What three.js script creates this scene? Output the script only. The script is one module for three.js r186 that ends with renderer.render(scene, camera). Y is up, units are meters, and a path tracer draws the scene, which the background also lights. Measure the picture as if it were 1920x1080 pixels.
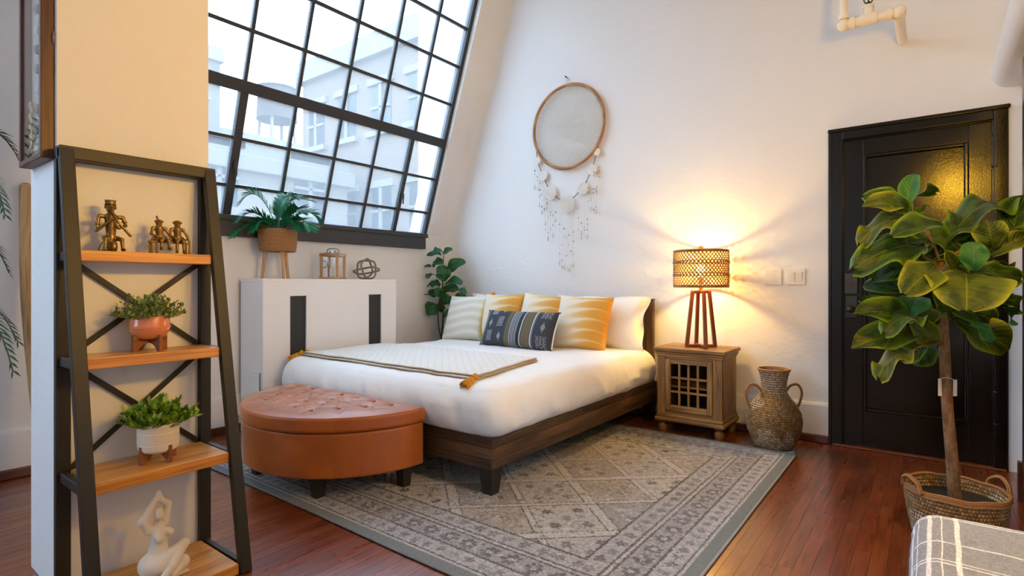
import * as THREE from 'three';
import { RoundedBoxGeometry } from 'three/addons/geometries/RoundedBoxGeometry.js';
import { mergeGeometries, mergeVertices, toCreasedNormals } from 'three/addons/utils/BufferGeometryUtils.js';
import { MarchingCubes } from 'three/addons/objects/MarchingCubes.js';

// ---------- camera, sky, exposure ----------
// x runs along the headboard wall, z away from it into the room, y up; the corner of the two walls stands at the origin.
const scene = new THREE.Scene();
const camera = new THREE.PerspectiveCamera(55.42, 1920 / 1080, 0.05, 300);
camera.position.set(4.13, 1.10, 4.32);
camera.lookAt(4.13 - 0.606, 1.10, 4.32 - 0.7955);
camera.setViewOffset(1920, 1080, 0, 8, 1920, 1080);
scene.background = new THREE.Color().setRGB(0.60, 0.775, 1.0);   // even overcast sky
scene.backgroundIntensity = 8.4;
const renderer = new THREE.WebGLRenderer({ antialias: true });
renderer.toneMapping = THREE.LinearToneMapping;
renderer.toneMappingExposure = 0.93;
renderer.shadowMap.enabled = true;
const LAMP_COLOR = new THREE.Color().setRGB(1.0, 0.63, 0.18), GLOBE_COLOR = new THREE.Color().setRGB(1.0, 0.52, 0.03);

// ---------- helpers ----------
function mulberry(a) { return () => { a |= 0; a = a + 0x6D2B79F5 | 0; let t = Math.imul(a ^ a >>> 15, 1 | a); t = t + Math.imul(t ^ t >>> 7, 61 | t) ^ t; return ((t ^ t >>> 14) >>> 0) / 4294967296; }; }
const rnd = mulberry(20240611);
const rr = (a, b) => a + (b - a) * rnd();
const V = (x, y, z) => new THREE.Vector3(x, y, z);
const lerp = (a, b, t) => a + (b - a) * t, clamp = (x, a, b) => Math.min(b, Math.max(a, x));
const smooth = (a, b, x) => { const t = clamp((x - a) / (b - a), 0, 1); return t * t * (3 - 2 * t); };
const hash = (x, y, s) => { let h = Math.imul(x | 0, 374761393) + Math.imul(y | 0, 668265263) + Math.imul(s | 0, 1274126177); h = Math.imul(h ^ h >>> 13, 1274126177); return ((h ^ h >>> 16) >>> 0) / 4294967296; };
function vnoise(x, y, px, py, s = 0) {            // value noise that repeats after px, py cells
  const ix = Math.floor(x), iy = Math.floor(y), fx = x - ix, fy = y - iy, m = (a, n) => ((a % n) + n) % n;
  const u = fx * fx * (3 - 2 * fx), v = fy * fy * (3 - 2 * fy), h = (a, b) => hash(m(a, px), m(b, py), s);
  return lerp(lerp(h(ix, iy), h(ix + 1, iy), u), lerp(h(ix, iy + 1), h(ix + 1, iy + 1), u), v);
}
function fbm(u, v, fx, fy, oct = 4, s = 0) { let a = 0.5, t = 0, n = 0; for (let i = 0; i < oct; i++) { t += a * vnoise(u * fx, v * fy, fx, fy, s + i * 17); n += a; a *= 0.5; fx *= 2; fy *= 2; } return t / n; }
const n2 = (x, y, s = 0) => fbm(x / 4096 + 0.5, y / 4096 + 0.5, 4096, 4096, 3, s);   // free-running noise, cells of one unit

function tex(w, h, fn, srgb = true) {
  const d = new Uint8Array(w * h * 4);
  for (let y = 0; y < h; y++) for (let x = 0; x < w; x++) {
    const c = fn((x + 0.5) / w, (y + 0.5) / h), i = (y * w + x) * 4;
    if (typeof c === 'number') d[i] = d[i + 1] = d[i + 2] = clamp(c, 0, 1) * 255;
    else for (let k = 0; k < 3; k++) d[i + k] = clamp(c[k], 0, 255);
    d[i + 3] = 255;
  }
  const t = new THREE.DataTexture(d, w, h);
  t.wrapS = t.wrapT = THREE.RepeatWrapping; t.magFilter = THREE.LinearFilter; t.minFilter = THREE.LinearFilter;
  if (srgb) t.colorSpace = THREE.SRGBColorSpace;
  t.needsUpdate = true;
  return t;
}
function canvasTex(w, h, draw, srgb = true) {
  const c = document.createElement('canvas'); c.width = w; c.height = h;
  draw(c.getContext('2d'), w, h);
  const t = new THREE.CanvasTexture(c);
  t.wrapS = t.wrapT = THREE.RepeatWrapping; t.magFilter = THREE.LinearFilter;
  if (srgb) t.colorSpace = THREE.SRGBColorSpace;
  return t;
}
const rep = (t, x, y) => { const c = t.clone(); c.repeat.set(x, y); c.needsUpdate = true; return c; };
const mix3 = (a, b, t) => [lerp(a[0], b[0], t), lerp(a[1], b[1], t), lerp(a[2], b[2], t)];
const mat = (o) => new THREE.MeshPhysicalMaterial(o);
const lin = (r, g, b) => new THREE.Color().setRGB(r, g, b);

// ---------- geometry helpers ----------
function planar(g, axis = 'x', end = 0.2) {                    // uv in metres; u runs along the grain axis
  const p = g.attributes.position, n = g.attributes.normal, uv = new Float32Array(p.count * 2), k = 'xyz'.indexOf(axis), o1 = (k + 1) % 3, o2 = (k + 2) % 3, ou = rnd() * 3, ov = rnd() * 3;
  const get = (a, i, c) => a.array[i * 3 + c];
  for (let i = 0; i < p.count; i++) {
    const nx = Math.abs(get(n, i, k)), n1 = Math.abs(get(n, i, o1)), n2_ = Math.abs(get(n, i, o2));
    if (nx > n1 && nx > n2_) { uv[2 * i] = get(p, i, o1) * end + ou; uv[2 * i + 1] = get(p, i, o2) + ov; }
    else { uv[2 * i] = get(p, i, k) + ou; uv[2 * i + 1] = (n1 > n2_ ? get(p, i, o2) : get(p, i, o1)) + ov + (n1 > n2_ ? 0 : 0.37); }
  }
  g.setAttribute('uv', new THREE.BufferAttribute(uv, 2));
  return g;
}
function place(g, x, y, z, o) {
  if (o.rx) g.rotateX(o.rx);
  if (o.rz) g.rotateZ(o.rz);
  if (o.ry) g.rotateY(o.ry);
  return g.translate(x, y, z);
}
function B(w, h, d, x = 0, y = 0, z = 0, o = {}) {  // box with softened edges, centred on x, y, z
  const r = o.r ?? Math.min(0.004, w / 4, h / 4, d / 4);
  const g = r > 0 ? new RoundedBoxGeometry(w, h, d, o.s ?? 1, r) : new THREE.BoxGeometry(w, h, d).toNonIndexed();
  const long = o.g ?? (w >= h && w >= d ? 'x' : h >= d ? 'y' : 'z');
  planar(g, long);
  return place(g, x, y, z, o);
}
const BB = (x0, x1, y0, y1, z0, z1, o = {}) => B(x1 - x0, y1 - y0, z1 - z0, (x0 + x1) / 2, (y0 + y1) / 2, (z0 + z1) / 2, o);   // the same from its limits
function beam(a, b, w, d, o = {}) {                 // square bar between two points
  const L = a.distanceTo(b), g = B(w, L + (o.more ?? 0), d, 0, 0, 0, { r: o.r ?? Math.min(0.004, w / 4, d / 4), g: 'y' });
  const y = b.clone().sub(a).normalize(), hint = o.hint ?? (Math.abs(y.x) < 0.9 ? V(1, 0, 0) : V(0, 0, 1)), z = hint.clone().cross(y).normalize(), x = y.clone().cross(z);
  g.applyMatrix4(new THREE.Matrix4().makeBasis(x, y, z)); 
  return g.translate((a.x + b.x) / 2, (a.y + b.y) / 2, (a.z + b.z) / 2);
}
function sweep(pts, radii, seg = 24, rad = 8, o = {}) {   // round tube along a smooth curve, radius given at each point
  const c = new THREE.CatmullRomCurve3(pts, !!o.closed), g = new THREE.TubeGeometry(c, seg, 1, rad, !!o.closed), p = g.attributes.position, R = Array.isArray(radii) ? radii : [radii];
  const v = V(0, 0, 0), ctr = V(0, 0, 0), L = c.getLength(), uv = g.attributes.uv;
  for (let i = 0; i <= seg; i++) {
    const t = i / seg, f = t * (R.length - 1), k = Math.min(R.length - 2, Math.floor(f)), r = R.length > 1 ? lerp(R[k], R[k + 1], f - k) : R[0];
    c.getPointAt(o.closed && i === seg ? 0 : t, ctr);
    for (let j = 0; j <= rad; j++) { const q = i * (rad + 1) + j; v.fromBufferAttribute(p, q).sub(ctr).multiplyScalar(r).add(ctr); p.setXYZ(q, v.x, v.y, v.z); uv.setXY(q, t * L, j / rad * 6.28 * r); }
  }
  if (o.closed) return g;
  const caps = [g];
  for (const [t, r] of [[0, R[0]], [1, R[R.length - 1]]]) { const s = new THREE.SphereGeometry(r, rad, 5); const q = c.getPointAt(t); caps.push(s.translate(q.x, q.y, q.z)); }
  return join(caps);
}
function lathe(profile, seg = 40, uvh = 1) {
  const g = new THREE.LatheGeometry(profile.map(([r, y]) => new THREE.Vector2(Math.max(r, 1e-4), y)), seg), uv = g.attributes.uv, n = profile.length;
  let rm = 0; profile.forEach(([r]) => { rm = Math.max(rm, r); });
  const acc = [0]; for (let i = 1; i < n; i++) acc.push(acc[i - 1] + Math.hypot(profile[i][0] - profile[i - 1][0], profile[i][1] - profile[i - 1][1]));
  for (let i = 0; i < uv.count; i++) uv.setXY(i, uv.getX(i) * Math.round(6.28 * rm * 100) / 100 * uvh, acc[i % n] * uvh);
  return g;
}
function join(list) {
  const flat = list.flat().filter(Boolean).map((g) => {
    const q = g.index ? g.toNonIndexed() : g.clone();
    for (const k of Object.keys(q.attributes)) if (!['position', 'normal', 'uv'].includes(k)) q.deleteAttribute(k);
    if (!q.attributes.normal) q.computeVertexNormals();
    if (!q.attributes.uv) planar(q);
    return q;
  });
  return flat.length === 1 ? flat[0] : mergeGeometries(flat);
}
function softBox(w, h, d, R, nx, ny, nz, disp) {    // padded box: rounded by R, then moved along its normals by disp(point, normal)
  const g0 = new THREE.BoxGeometry(w, h, d, nx, ny, nz), p = g0.attributes.position, v = V(0, 0, 0), c = V(0, 0, 0), nn = [];
  for (let i = 0; i < p.count; i++) {
    v.fromBufferAttribute(p, i); c.set(clamp(v.x, -w / 2 + R, w / 2 - R), clamp(v.y, -h / 2 + Math.min(R, h / 2), h / 2 - Math.min(R, h / 2)), clamp(v.z, -d / 2 + R, d / 2 - R));
    const n = v.clone().sub(c); n.y *= R / Math.min(R, h / 2); if (n.lengthSq() > 0) n.normalize();
    v.copy(c).add(V(n.x * R, n.y * Math.min(R, h / 2), n.z * R));
    if (disp) { const q = disp(v, n); if (typeof q === 'number') v.addScaledVector(n, q); else v.add(q); }
    p.setXYZ(i, v.x, v.y, v.z);
  }
  g0.deleteAttribute('uv'); g0.deleteAttribute('normal');
  const g = mergeVertices(g0, 1e-5); g.computeVertexNormals();
  return planar(g.toNonIndexed(), 'x', 1);
}
function grid(nu, nv, f, o = {}) {                  // surface over u, v in 0..1; f gives a point, uv come from o.uv or are u, v
  const pos = [], uv = [], idx = [];
  for (let j = 0; j <= nv; j++) for (let i = 0; i <= nu; i++) { const u = i / nu, v = j / nv, p = f(u, v); pos.push(p.x, p.y, p.z); const t = o.uv ? o.uv(u, v, p) : [u, v]; uv.push(t[0], t[1]); }
  for (let j = 0; j < nv; j++) for (let i = 0; i < nu; i++) { const a = j * (nu + 1) + i, b = a + 1, c = a + nu + 1, d = c + 1; if (o.flip) idx.push(a, d, b, a, c, d); else idx.push(a, b, d, a, d, c); }
  const g = new THREE.BufferGeometry();
  g.setAttribute('position', new THREE.Float32BufferAttribute(pos, 3)); g.setAttribute('uv', new THREE.Float32BufferAttribute(uv, 2)); g.setIndex(idx); g.computeVertexNormals();
  return g;
}
function extrudeZ(points, z0, z1) {                 // polygon in x, y drawn out along z
  const g = new THREE.ExtrudeGeometry(new THREE.Shape(points.map(([x, y]) => new THREE.Vector2(x, y))), { depth: z1 - z0, bevelEnabled: false });
  g.translate(0, 0, z0); return planar(g, 'z');
}
function blob(prims, res, ext, ctr, k = 0.006) {    // one skin over tapered capsules [ax,ay,az,ar,bx,by,bz,br], joined smoothly
  const mc = new MarchingCubes(res, new THREE.MeshStandardMaterial(), false, false, 120000), half = res / 2, f = mc.field;
  for (let z = 0; z < res; z++) for (let y = 0; y < res; y++) for (let x = 0; x < res; x++) {
    const px = (x - half) / half * ext + ctr[0], py = (y - half) / half * ext + ctr[1], pz = (z - half) / half * ext + ctr[2];
    let s = 1e9;
    for (const [ax, ay, az, ar, bx, by, bz, br] of prims) {
      const dx = bx - ax, dy = by - ay, dz = bz - az, L = dx * dx + dy * dy + dz * dz, t = L ? clamp(((px - ax) * dx + (py - ay) * dy + (pz - az) * dz) / L, 0, 1) : 0;
      const d = Math.hypot(px - ax - t * dx, py - ay - t * dy, pz - az - t * dz) - lerp(ar, br, t), h = clamp(0.5 + 0.5 * (s - d) / k, 0, 1);
      s = s > 1e8 ? d : lerp(s, d, h) - k * h * (1 - h);
    }
    f[z * res * res + y * res + x] = -s;
  }
  mc.isolation = 0; mc.update();
  const g = new THREE.BufferGeometry();
  g.setAttribute('position', new THREE.Float32BufferAttribute(mc.positionArray.slice(0, mc.count * 3), 3));
  g.scale(ext, ext, ext); g.translate(...ctr);
  g.setAttribute('uv', new THREE.Float32BufferAttribute(new Float32Array(mc.count * 2), 2));
  const m = mergeVertices(g, 1e-6); m.deleteAttribute('uv'); m.computeVertexNormals();
  const n = m.attributes.normal; let sum = 0; const p = m.attributes.position;
  for (let i = 0; i < p.count; i++) sum += n.getX(i) * (p.getX(i) - ctr[0]) + n.getZ(i) * (p.getZ(i) - ctr[2]);
  if (sum < 0) { const ix = m.index.array; for (let i = 0; i < ix.length; i += 3) { const t = ix[i]; ix[i] = ix[i + 1]; ix[i + 1] = t; } m.computeVertexNormals(); }
  return planar(m);
}

// ---------- things and parts ----------
const taken = new Map();
const numbered = (name) => { const n = taken.get(name) ?? 0; taken.set(name, n + 1); return n ? `${name}_${String(n).padStart(3, '0')}` : name; };
function thing(name, label, category, pos = [0, 0, 0], turn = 0, group) {
  const o = new THREE.Group(); o.name = numbered(name); o.position.set(...pos); o.rotation.y = turn;
  o.userData = { label, category }; if (group) o.userData.group = group;
  scene.add(o); return o;
}
function struct(name, label, category) { const o = new THREE.Group(); o.name = numbered(name); o.userData = { kind: 'structure', label, category }; scene.add(o); return o; }
function part(name, geo, m, parent, label) {
  const g = Array.isArray(geo) ? join(geo) : geo, o = new THREE.Mesh(g, m);
  o.name = name; if (label) o.userData.label = label;
  parent.add(o); return o;
}
// ---------- materials ----------
function woodTex(c0, c1, c2, o = {}) {              // u (1 m) runs along the grain, v (0.5 m) across
  const s = o.seed ?? 1, fx = o.fx ?? 3, fy = o.fy ?? 24;
  return tex(512, 512, (u, v) => {
    const w = fbm(u, v, 2, 4, 3, s) - 0.5, f = fbm(u, v + w * 0.05, fx, fy, 4, s + 5), g = fbm(u, v, 6, 160, 2, s + 9), b = fbm(u, v, 2, 6, 3, s + 31);
    let c = mix3(c0, c1, smooth(0.3, 0.72, f));
    c = mix3(c, c2, smooth(0.55, 0.85, b) * 0.6);
    const k = 1 - (o.line ?? 0.22) * smooth(0.5, 0.8, g);
    return [c[0] * k, c[1] * k, c[2] * k];
  });
}
const plasterBump = tex(512, 512, (u, v) => fbm(u, v, 6, 6, 5, 3) * 0.7 + fbm(u, v, 48, 48, 2, 8) * 0.3, false);
const fineBump = tex(256, 256, (u, v) => fbm(u, v, 32, 32, 3, 40), false);
const weaveBump = tex(256, 256, (u, v) => 0.5 + 0.25 * Math.sin(u * 6.2832 * 64) * Math.sign(Math.sin(v * 6.2832 * 64)) + 0.2 * (fbm(u, v, 64, 64, 2, 4) - 0.5), false);
const paintBump = tex(512, 512, (u, v) => fbm(u, v, 20, 14, 3, 77) * 0.35 + fbm(u, v, 128, 100, 2, 78) * 0.65, false);

const M = {};
M.wall = mat({ color: lin(0.80, 0.795, 0.785), roughness: 0.75, bumpMap: rep(plasterBump, 0.8, 0.8), bumpScale: 0.004 });
M.white = mat({ color: lin(0.84, 0.84, 0.84), roughness: 0.45, bumpMap: rep(plasterBump, 1.2, 1.2), bumpScale: 0.001 });
M.ceiling = mat({ color: lin(0.85, 0.845, 0.83), roughness: 0.85 });
M.black = mat({ color: lin(0.018, 0.018, 0.02), roughness: 0.42, bumpMap: fineBump, bumpScale: 0.0004 });
M.sash = mat({ color: lin(0.028, 0.03, 0.034), roughness: 0.5 });
M.sill = mat({ color: lin(0.035, 0.035, 0.038), roughness: 0.5 });
M.glass = mat({ color: lin(0.90, 0.96, 1.0), transmission: 1, thickness: 0, roughness: 0.43, ior: 1.45 });
M.clear = mat({ color: lin(1, 1, 1), transmission: 1, thickness: 0, roughness: 0.03, ior: 1.45 });
M.shoe = mat({ color: lin(0.10, 0.022, 0.012), roughness: 0.35, clearcoat: 0.4, clearcoatRoughness: 0.25 });
const floorTex = woodTex([126, 60, 24], [112, 49, 20], [136, 70, 30], { seed: 70, fx: 3, fy: 16, line: 0.2 });
const wearBump = tex(512, 512, (u, v) => fbm(u, v, 3, 40, 4, 90) * 0.6 + fbm(u, v, 10, 10, 4, 91) * 0.4, false);
const wearRough = tex(512, 512, (u, v) => 0.16 + 0.34 * fbm(u, v, 5, 20, 5, 95), false);
M.floor = [0.86, 1.0, 1.12, 0.95].map((k) => mat({ map: floorTex, color: lin(k, k, k), roughness: 1, roughnessMap: wearRough, bumpMap: wearBump, bumpScale: 0.0007, clearcoat: 0.7, clearcoatRoughness: 0.22 }));
M.floorBase = mat({ map: rep(floorTex, 1, 2), color: lin(0.8, 0.8, 0.8), roughness: 0.4 });
M.joint = mat({ color: lin(0.015, 0.007, 0.004), roughness: 0.9 });
M.door = mat({ color: lin(0.004, 0.003, 0.0025), roughness: 0.13, bumpMap: rep(paintBump, 3.2, 2.6), bumpScale: 0.0003 });
M.darkMetal = mat({ color: lin(0.06, 0.055, 0.05), metalness: 0.8, roughness: 0.4 });
M.brownDoor = mat({ map: woodTex([74, 36, 24], [58, 26, 18], [86, 46, 30], { seed: 11 }), roughness: 0.35, clearcoat: 0.3 });
M.shelfWood = mat({ map: rep(woodTex([226, 158, 70], [200, 126, 46], [234, 176, 94], { seed: 21, fx: 2, fy: 14 }), 1, 2), roughness: 0.34, clearcoat: 0.25, clearcoatRoughness: 0.3 });
M.frameMetal = mat({ color: lin(0.009, 0.0075, 0.007), roughness: 0.5, metalness: 0, bumpMap: fineBump, bumpScale: 0.0003 });
M.bedWood = mat({ map: woodTex([98, 70, 48], [66, 44, 30], [116, 88, 64], { seed: 33, fx: 3, fy: 18, line: 0.35 }), roughness: 0.5, bumpMap: wearBump, bumpScale: 0.0006 });
M.bedWood2 = mat({ map: rep(M.bedWood.map, 1, 1), color: lin(0.72, 0.68, 0.66), roughness: 0.5, bumpMap: wearBump, bumpScale: 0.0006 });
M.bedWood3 = mat({ map: rep(M.bedWood.map, 1, 1), color: lin(1.2, 1.14, 1.06), roughness: 0.5, bumpMap: wearBump, bumpScale: 0.0006 });
M.blackWood = mat({ color: lin(0.012, 0.011, 0.011), roughness: 0.45 });
M.mango = mat({ map: woodTex([160, 122, 70], [122, 86, 44], [182, 146, 92], { seed: 45, fx: 3, fy: 12, line: 0.3 }), roughness: 0.5, bumpMap: wearBump, bumpScale: 0.0008 });
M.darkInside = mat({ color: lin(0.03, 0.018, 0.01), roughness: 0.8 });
M.lampWood = mat({ map: woodTex([150, 84, 40], [118, 58, 24], [164, 100, 52], { seed: 51 }), roughness: 0.45, clearcoat: 0.2 });
M.paleWood = mat({ map: woodTex([206, 160, 112], [184, 136, 90], [216, 176, 130], { seed: 61 }), roughness: 0.55 });
M.standWood = mat({ map: woodTex([140, 84, 44], [112, 62, 30], [150, 98, 56], { seed: 63 }), roughness: 0.5 });
M.poleWood = mat({ map: woodTex([200, 160, 108], [176, 134, 84], [210, 176, 130], { seed: 65 }), roughness: 0.6, bumpMap: wearBump, bumpScale: 0.002 });
M.rattan = mat({ map: rep(woodTex([190, 140, 84], [160, 108, 58], [200, 156, 104], { seed: 67 }), 4, 4), roughness: 0.55 });
const linenTex = tex(256, 256, (u, v) => { const k = 0.95 + 0.03 * (fbm(u, v, 64, 64, 2, 12) - 0.5); return [250 * k, 249 * k, 247 * k]; });
M.duvet = mat({ map: rep(linenTex, 3, 3), roughness: 0.85, sheen: 0.3, sheenColor: lin(0.9, 0.9, 0.9), bumpMap: rep(weaveBump, 5, 5), bumpScale: 0.0003 });
M.sham = mat({ map: rep(linenTex, 3, 3), color: lin(0.98, 0.97, 0.95), roughness: 0.85, bumpMap: rep(weaveBump, 5, 5), bumpScale: 0.0003 });
const knit = tex(512, 512, (u, v) => {               // raised diamonds and ribs of the throw
  const a = Math.abs(((u + v) * 8) % 1 - 0.5), b = Math.abs(((u - v + 4) * 8) % 1 - 0.5), d = Math.max(smooth(0.40, 0.5, a), smooth(0.40, 0.5, b));
  return 0.35 * d + 0.3 * (0.5 + 0.5 * Math.sin(v * 6.2832 * 48)) * (0.5 + 0.5 * Math.sin(u * 6.2832 * 48)) + 0.3 * fbm(u, v, 40, 40, 2, 14);
}, false);
const throwTex = tex(512, 512, (u, v) => {
  const a = Math.abs(((u + v) * 8) % 1 - 0.5), b = Math.abs(((u - v + 4) * 8) % 1 - 0.5), line = Math.max(smooth(0.44, 0.5, a), smooth(0.44, 0.5, b)), n = fbm(u, v, 60, 60, 2, 15), k = 0.95 + 0.1 * (n - 0.5);
  const c = mix3([243, 240, 234], [222, 216, 204], 0.45 * line + 0.35 * smooth(0.55, 0.7, n)); return [c[0] * k, c[1] * k, c[2] * k];
});
M.throw = mat({ map: rep(throwTex, 2, 2), roughness: 0.95, bumpMap: rep(knit, 2, 2), bumpScale: 0.004 });
M.cord = mat({ color: lin(0.50, 0.36, 0.22), roughness: 0.9 });
M.tassel = mat({ map: rep(tex(128, 128, (u, v) => { const k = 0.7 + 0.5 * fbm(u, v, 40, 3, 2, 19); return [206 * k, 140 * k, 30 * k]; }), 8, 2), roughness: 0.9, bumpMap: fineBump, bumpScale: 0.001 });
const leatherTex = tex(512, 512, (u, v) => { const n = fbm(u, v, 5, 5, 5, 23), f = fbm(u, v, 60, 60, 2, 24), k = 0.86 + 0.24 * n + 0.06 * f; return mix3([152, 74, 6], [170, 90, 12], n).map((c) => c * k); });
const leatherBump = tex(512, 512, (u, v) => fbm(u, v, 60, 60, 3, 25), false);
M.leather = mat({ map: rep(leatherTex, 1.5, 1.5), roughness: 0.45, specularIntensity: 1, clearcoat: 0.4, clearcoatRoughness: 0.3, sheen: 1, sheenColor: lin(1, 1, 1), sheenRoughness: 0.45, bumpMap: rep(leatherBump, 3, 3), bumpScale: 0.0005 });
M.brass = mat({ color: lin(0.26, 0.155, 0.05), metalness: 0.9, roughness: 0.38, bumpMap: fineBump, bumpScale: 0.0006 });
M.ceramicWhite = mat({ color: lin(0.74, 0.66, 0.56), roughness: 0.75 });
M.terracotta = mat({ color: lin(0.70, 0.23, 0.10), roughness: 0.22, clearcoat: 0.8, clearcoatRoughness: 0.12 });
M.soil = mat({ color: lin(0.02, 0.014, 0.01), roughness: 1 });
M.silver = mat({ color: lin(0.30, 0.29, 0.28), metalness: 0.9, roughness: 0.35 });
M.cream = mat({ color: lin(0.84, 0.78, 0.66), roughness: 0.5 });
M.plate = mat({ color: lin(0.80, 0.76, 0.68), roughness: 0.4 });
function leafTex(g0, g1, rib, edge, s) {
  return tex(256, 256, (u, v) => {
    const x = Math.abs(u - 0.5) * 2, n = fbm(u, v, 6, 6, 4, s), q = v - x * 0.32, vein = Math.abs(((q * 9) % 1 + 1) % 1 - 0.5) * 2;
    let c = mix3(g0, g1, smooth(0.3, 0.7, n));
    c = mix3(c, edge, smooth(0.62, 1.0, x + 0.2 * (n - 0.5)) * 0.75);
    c = mix3(c, rib, (1 - smooth(0.02, 0.12, vein)) * 0.35 * (1 - x));
    return mix3(c, rib, 0.8 - 0.8 * smooth(0.008, 0.03, x));
  });
}
const fiddleBump = tex(256, 256, (u, v) => { const x = Math.abs(u - 0.5) * 2, q = v - x * 0.32, vein = Math.abs(((q * 9) % 1 + 1) % 1 - 0.5) * 2; return 0.5 + 0.4 * smooth(0, 0.5, vein) - 0.3 * (1 - smooth(0.01, 0.06, x)); }, false);
M.treeLeaf = [leafTex([62, 92, 6], [30, 56, 6], [118, 138, 40], [128, 164, 8], 1), leafTex([84, 98, 8], [48, 66, 8], [140, 146, 44], [172, 174, 8], 2), leafTex([58, 120, 50], [40, 98, 40], [120, 164, 90], [80, 140, 48], 3)]
  .map((t) => mat({ map: t, roughness: 0.5, specularIntensity: 0.7, bumpMap: fiddleBump, bumpScale: 0.003, transmission: 0.22, thickness: 0 }));
M.fiddleLeaf = mat({ map: leafTex([16, 96, 48], [10, 74, 40], [70, 140, 90], [20, 104, 54], 6), roughness: 0.4, bumpMap: fiddleBump, bumpScale: 0.003 });
M.palmLeaf = [mat({ color: lin(0.006, 0.21, 0.08), roughness: 0.42 }), mat({ color: lin(0.005, 0.14, 0.058), roughness: 0.42 }), mat({ color: lin(0.014, 0.33, 0.12), roughness: 0.45 })];
M.fernLeaf = mat({ color: lin(0.012, 0.075, 0.03), roughness: 0.45 });
M.herb = [mat({ color: lin(0.18, 0.26, 0.08), roughness: 0.55 }), mat({ color: lin(0.10, 0.16, 0.05), roughness: 0.55 }), mat({ color: lin(0.36, 0.42, 0.18), roughness: 0.55 })];
M.bush = [mat({ color: lin(0.17, 0.33, 0.025), roughness: 0.5 }), mat({ color: lin(0.09, 0.21, 0.02), roughness: 0.5 }), mat({ color: lin(0.32, 0.48, 0.05), roughness: 0.5 })];
M.stem = mat({ color: lin(0.05, 0.04, 0.025), roughness: 0.8 });
M.bark = mat({ map: rep(woodTex([134, 100, 66], [106, 76, 48], [150, 116, 80], { seed: 81, fx: 8, fy: 8 }), 6, 4), roughness: 0.8, bumpMap: fineBump, bumpScale: 0.003 });
const seagrass = tex(512, 512, (u, v) => {           // rows of light stitches over dark coils
  const row = Math.floor(v * 32), f = v * 32 - row, c = u * 36 + (row % 2) * 0.5, g = c - Math.floor(c), band = fbm(u, v, 2, 4, 2, 54);
  const st = smooth(0.08, 0.25, f) * (1 - smooth(0.75, 0.92, f)) * smooth(0.05, 0.2, g) * (1 - smooth(0.7, 0.88, g)), n = 0.85 + 0.3 * (hash(Math.floor(c), row, 5) - 0.5);
  const dye = smooth(0.56, 0.66, band); return mix3(mix3([128, 88, 50], [140, 102, 58], n), mix3([240, 224, 198], [176, 140, 86], dye), st).map((x) => x * n);
});
const seagrassBump = tex(512, 512, (u, v) => { const row = Math.floor(v * 32), f = v * 32 - row, c = u * 36 + (row % 2) * 0.5, g = c - Math.floor(c); return 0.5 * Math.sin(f * Math.PI) + 0.5 * Math.sin(g * Math.PI); }, false);
M.seagrass = mat({ map: rep(seagrass, 2, 2), roughness: 0.8, bumpMap: rep(seagrassBump, 2, 2), bumpScale: 0.006 });
const ropeTex = tex(256, 256, (u, v) => { const f = (v * 16) % 1, n = fbm(u, v, 30, 30, 3, 59); return mix3([112, 72, 38], [186, 136, 84], Math.sin(f * Math.PI) * 0.7 + n * 0.4); });
const ropeBump = tex(256, 256, (u, v) => 0.6 * Math.sin(((v * 16) % 1) * Math.PI) + 0.4 * fbm(u, v, 60, 30, 2, 60), false);
M.rope = mat({ map: rep(ropeTex, 5, 5), roughness: 0.85, bumpMap: rep(ropeBump, 5, 5), bumpScale: 0.005 });
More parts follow.
